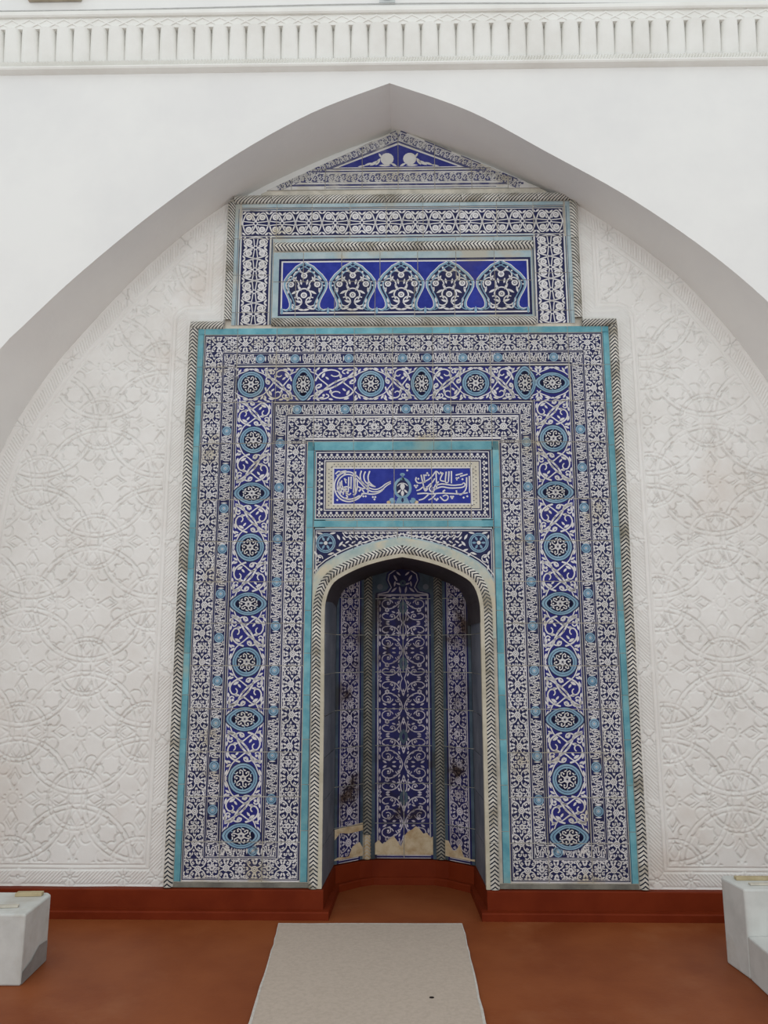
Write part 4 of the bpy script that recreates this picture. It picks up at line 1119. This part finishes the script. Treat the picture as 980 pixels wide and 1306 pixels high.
# ================= rope mouldings
ropes = mpart('rope_mouldings', 'navy and white rope-twist tile mouldings outlining the tiles')
for sg in (-1, 1):
    rope_run(ropes, [(sg * 1.332, .150), (sg * 1.332, 3.475)], .0285, 'chev', MP)
    rope_run(ropes, [(sg * 1.352, 3.500), (sg * 1.135, 3.500)] if sg > 0 else [(-1.352, 3.500), (-1.135, 3.500)], .027, 'diag', MP)
    rope_run(ropes, [(sg * 1.118, 3.53), (sg * 1.118, 4.352)], .026, 'diag', MP)
rope_run(ropes, [(-1.10, 4.375), (1.13, 4.375)], .029, 'diag', MP)
rope_run(ropes, [(-.825, 4.036), (.845, 4.036)], .030, 'chev_down', MP)
rope_run(ropes, [(-.835, 3.516), (.850, 3.516)], .029, 'diag2', MP)

# ------------------------------------------------------------------ cornice over the arch
corn = empty('trim_1', (0, YF, 4.99)); tag(corn, 'white plaster cornice of upright petals above the arch', 'cornice', kind='structure')
CZ = 4.985
def cpart(mb, name, loc=(0, 0, 0), smooth=False):
    o = mb.build(name, M_CORN, corn, loc, smooth); return o
m = MB()
prof = [(0, 0), (-.045, .004), (-.052, .012), (-.052, .020), (-.03, .022), (0, .022)]
m.grid([[(-3.2, y, z) for y, z in prof], [(3.2, y, z) for y, z in prof]])
cpart(m, 'cornice_fillet')
m = MB()
for k in range(360):          # slanting cuts of the lower cord
    x = -3.2 + k * .0178
    m.poly([(x, -.036, .022), (x + .011, -.050, .022), (x + .026, -.050, .058), (x + .015, -.036, .058)])
    m.poly([(x + .011, -.050, .022), (x + .0178, -.036, .022), (x + .033, -.036, .058), (x + .026, -.050, .058)])
o = cpart(m, 'cornice_cord'); o['kind'] = 'stuff'
m = MB(); m.box(-3.2, 3.2, -.006, 0, .022, .42); cpart(m, 'cornice_back')
PITCH = .1087
pm = MB()
rows = []
for i in range(9):
    t = i / 8; z = .058 + t * .225
    w = (PITCH / 2 - .0010) - .0055 * max(0, (t - .2) / .8) ** 1.3
    if t > .93: w *= .97
    row = []
    for j in range(9):
        u = -1 + 2 * j / 8
        bulge = (.008 + .022 * t) * (1 - abs(u) ** 3.0) ** .6
        row.append((u * w, -.012 - .028 * t - bulge, z))
    rows.append([(-w, 0, z)] + row + [(w, 0, z)])
pm.grid(rows)
pm.poly([p for p in rows[-1]][::-1])
x = -3.0 + .021
first = None
xs_ = []
while x < 3.0: xs_.append(x); x += PITCH
for x in xs_:
    if first is None:
        first = cpart(pm, 'cornice_petal', (x, 0, 0), True)
    else:
        c = first.copy(); link(c, corn); c.location = (x, 0, 0)
for i, sgn in enumerate((1, -1)):
    lat = MB()
    for k in range(-1, len(xs_)):
        x0 = xs_[0] + k * PITCH
        for a_, b_ in (((x0, .285), (x0 + PITCH, .345)),) if sgn > 0 else (((x0, .345), (x0 + PITCH, .285)),):
            w = .006; y = -.060 if sgn > 0 else -.059
            lat.poly([(a_[0], y, a_[1] - w), (b_[0], y, b_[1] - w), (b_[0], y, b_[1] + w), (a_[0], y, a_[1] + w)])
            lat.poly([(a_[0], y, a_[1] - w), (a_[0], y + .014, a_[1] - w * 1.6), (b_[0], y + .014, b_[1] - w * 1.6), (b_[0], y, b_[1] - w)])
            lat.poly([(a_[0], y, a_[1] + w), (b_[0], y, b_[1] + w), (b_[0], y + .014, b_[1] + w * 1.6), (a_[0], y + .014, a_[1] + w * 1.6)])
    cpart(lat, 'lattice_rib')
m = MB(); m.box(-3.2, 3.2, -.054, 0, .281, .352); cpart(m, 'lattice_bed')
m = MB(); prof = [(0, .352), (-.070, .352), (-.078, .360), (-.078, .378), (-.070, .386), (-.060, .388), (-.060, .402), (0, .405)]
m.grid([[(-3.2, y, z) for y, z in prof], [(3.2, y, z) for y, z in prof]]); cpart(m, 'cornice_cap')

# ------------------------------------------------------------------ loose things
# grey felt runner with a pale bound edge
cp = [(-.685, -.145), (.307, -.128), (.310, -.60), (.308, -1.239), (.315, -2.6), (-.60, -2.6), (-.615, -1.95), (-.632, -1.255), (-.655, -.60)]
cpp = []
for i in range(len(cp)):
    a_, b_ = np.array(cp[i]), np.array(cp[(i + 1) % len(cp)])
    for t in np.linspace(0, 1, 7)[:-1]:
        q = a_ + (b_ - a_) * t; cpp.append((q[0] + rng.uniform(-.003, .003), q[1] + rng.uniform(-.003, .003)))
runner = empty('carpet_runner', (-.15, -1.3, 0))
tag(runner, 'plain grey felt runner lying on the rust floor before the niche', 'carpet')
m = MB(); H = .008
m.poly([(x + .15, y + 1.3, H) for x, y in cpp[::-1]])
for i in range(len(cpp)):
    (ax_, ay_), (bx_, by_) = cpp[i], cpp[(i + 1) % len(cpp)]
    m.poly([(ax_ + .15, ay_ + 1.3, 0.0005), (bx_ + .15, by_ + 1.3, 0.0005), (bx_ + .15, by_ + 1.3, H), (ax_ + .15, ay_ + 1.3, H)])
m.build('felt', M_CARP, runner)
m = MB()
cen = np.array([-.15, -1.3])
inn = [tuple(np.array(p) + (cen - np.array(p)) / np.hypot(*(cen - np.array(p))) * .012) for p in cpp]
for i in range(len(cpp)):
    j = (i + 1) % len(cpp)
    o_ = [(cpp[i][0] + .15, cpp[i][1] + 1.3), (cpp[j][0] + .15, cpp[j][1] + 1.3), (inn[j][0] + .15, inn[j][1] + 1.3), (inn[i][0] + .15, inn[i][1] + 1.3)]
    m.poly([(o_[0][0], o_[0][1], H + .002), (o_[1][0], o_[1][1], H + .002), (o_[2][0], o_[2][1], H + .001), (o_[3][0], o_[3][1], H + .001)])
    m.poly([(o_[0][0], o_[0][1], .001), (o_[1][0], o_[1][1], .001), (o_[1][0], o_[1][1], H + .002), (o_[0][0], o_[0][1], H + .002)])
m.build('bound_edge', M_CEDGE, runner)
m = MB(); pts = [(.009 * math.cos(t) * (1 + .3 * math.sin(3 * t)), .005 * math.sin(t)) for t in np.linspace(0, 2 * PI, 9)[:-1]]
m.poly([(x, y, .004) for x, y in pts])
for i in range(8): m.poly([(pts[i][0] * 1.2, pts[i][1] * 1.2, 0), (pts[(i + 1) % 8][0] * 1.2, pts[(i + 1) % 8][1] * 1.2, 0), (pts[(i + 1) % 8][0], pts[(i + 1) % 8][1], .004), (pts[i][0], pts[i][1], .004)])
tag(m.build('crumb', M_DARK, None, (.103, -1.03, H)), 'tiny dark crumb lying on the grey felt runner', 'crumb')

# pale painted stone blocks at either side
def prism(name, foot, z0, z1, mat, parent, taper=0.0, loc=(0, 0, 0), bw=.006):
    cx_ = sum(x for x, _ in foot) / len(foot); cy_ = sum(y for _, y in foot) / len(foot)
    top = [(cx_ + (x - cx_) * (1 + taper), cy_ + (y - cy_) * (1 + taper)) for x, y in foot]
    m = MB(); n = len(foot)
    b_ = [(x, y, z0) for x, y in foot]; t_ = [(x, y, z1) for x, y in top]
    m.poly(t_); m.poly(b_[::-1])
    for i in range(n): j = (i + 1) % n; m.poly([b_[i], b_[j], t_[j], t_[i]])
    # weld
    vmap = {}; vs_ = []; fs = []
    for f in m.f:
        nf = []
        for k in f:
            key = tuple(round(c, 5) for c in m.v[k])
            if key not in vmap: vmap[key] = len(vs_); vs_.append(m.v[k])
            nf.append(vmap[key])
        fs.append(nf)
    o = mesh_obj(name, vs_, fs, mat, parent, None, loc)
    return bevel(o, bw)
lb = empty('stone_block', (-1.95, -.77, 0)); tag(lb, 'pale grey painted block at left with a broken board on top', 'block')
lb['label'] = 'squat pale grey painted stone block at the left edge of the floor'
prism('block_body', [(-.30, -.16), (.245, -.158), (.232, .125), (.205, .158), (-.30, .16)], 0, .295, M_BLOCK, lb, .006, bw=.008)
m = MB(); m.poly([(.2465, -.150, .004), (.2345, .120, .004), (.2350, .120, .095), (.2400, .02, .105), (.2450, -.06, .07), (.2478, -.150, .055)])
m.build('scuff_mark', material('grey_scuff', rgb(150, 146, 142), rgb(136, 132, 128), 9, 0.8, 0.1), lb)
rb = empty('stone_block', (1.85, -.80, 0)); tag(rb, 'two-step pale grey painted stone block at the right edge of the floor', 'block')
prism('block_body', [(-.305, -.005), (-.330, .185), (-.305, .222), (.35, .222), (.35, -.005)], 0, .380, M_BLOCK, rb, .004, bw=.008)
prism('lower_step', [(-.308, -.45), (-.306, -.007), (.35, -.007), (.35, -.45)], 0, .183, M_BLOCK, rb, 0, bw=.008)
def board(loc, L_, D_, H_, rz, label, mat=M_WOOD, parent=None):
    o = prism('wooden_board', [(-L_ / 2, -D_ / 2), (L_ / 2, -D_ / 2 * .8), (L_ / 2 * .97, D_ / 2), (-L_ / 2, D_ / 2 * .9)], 0, H_, mat, None, 0, loc, .002)
    o.rotation_euler[2] = rz
    return tag(o, label, 'board', 'broken boards on the stone blocks')
board((-1.812, -.665, .2955), .125, .040, .016, .04, 'small cream board at the back of the left stone block')
board((-1.86, -.84, .2955), .155, .030, .010, .10, 'greyish strip of board at the front of the left stone block', M_MORT)
board((1.665, -.655, .3805), .190, .035, .014, -.02, 'tan board at the back of the right stone block')
board((1.675, -.735, .3805), .150, .028, .008, .02, 'pale strip of board at the front of the right stone block', M_MORT)

# things just above the cornice, cut by the top of the picture
lampo = empty('wall_lamp', (-.09, YF - .040, 5.478)); tag(lampo, 'small grey domed lamp above the middle of the cornice', 'lamp')
m = MB()
pr_ = [(.0, .0), (.018, .002), (.030, .010), (.036, .024), (.036, .06), (.022, .075), (0, .08)]
m.grid([[(r_ * math.cos(t), r_ * math.sin(t), z) for t in np.linspace(0, 2 * PI, 17)] for r_, z in pr_])
m.build('lamp_dome', M_GREYM, lampo, smooth=True)
m = MB(); m.box(-.015, .015, 0, .040, .03, .06); m.box(-.05, .05, .030, .040, -.01, .13); m.build('lamp_bracket', M_GREYM, lampo)
pq = prism('plaque', [(-.17, 0), (.17, 0), (.17, .05), (-.17, .05)], 0, .16, M_BROWN, None, 0, (-2.20, YF - .052, 5.512), .006)
tag(pq, 'beige brown ledge on the wall above the left end of the cornice', 'plaque')
def cable(name, pts, r, label):
    m = MB()
    m.grid([[(x, y + r * math.cos(t), z + r * math.sin(t)) for t in np.linspace(0, 2 * PI, 7)] for x, y, z in pts])
    return tag(m.build(name, M_CABLE, None, smooth=True), label, 'cable')
zz = lambda x: 5.452 + .012 * math.cos(x * 1.4) - .004 * x
cable('cable', [(x, YF - .006, zz(x)) for x in np.linspace(-3.0, 3.0, 40)], .0035, 'thin pale cable running along the wall above the cornice')
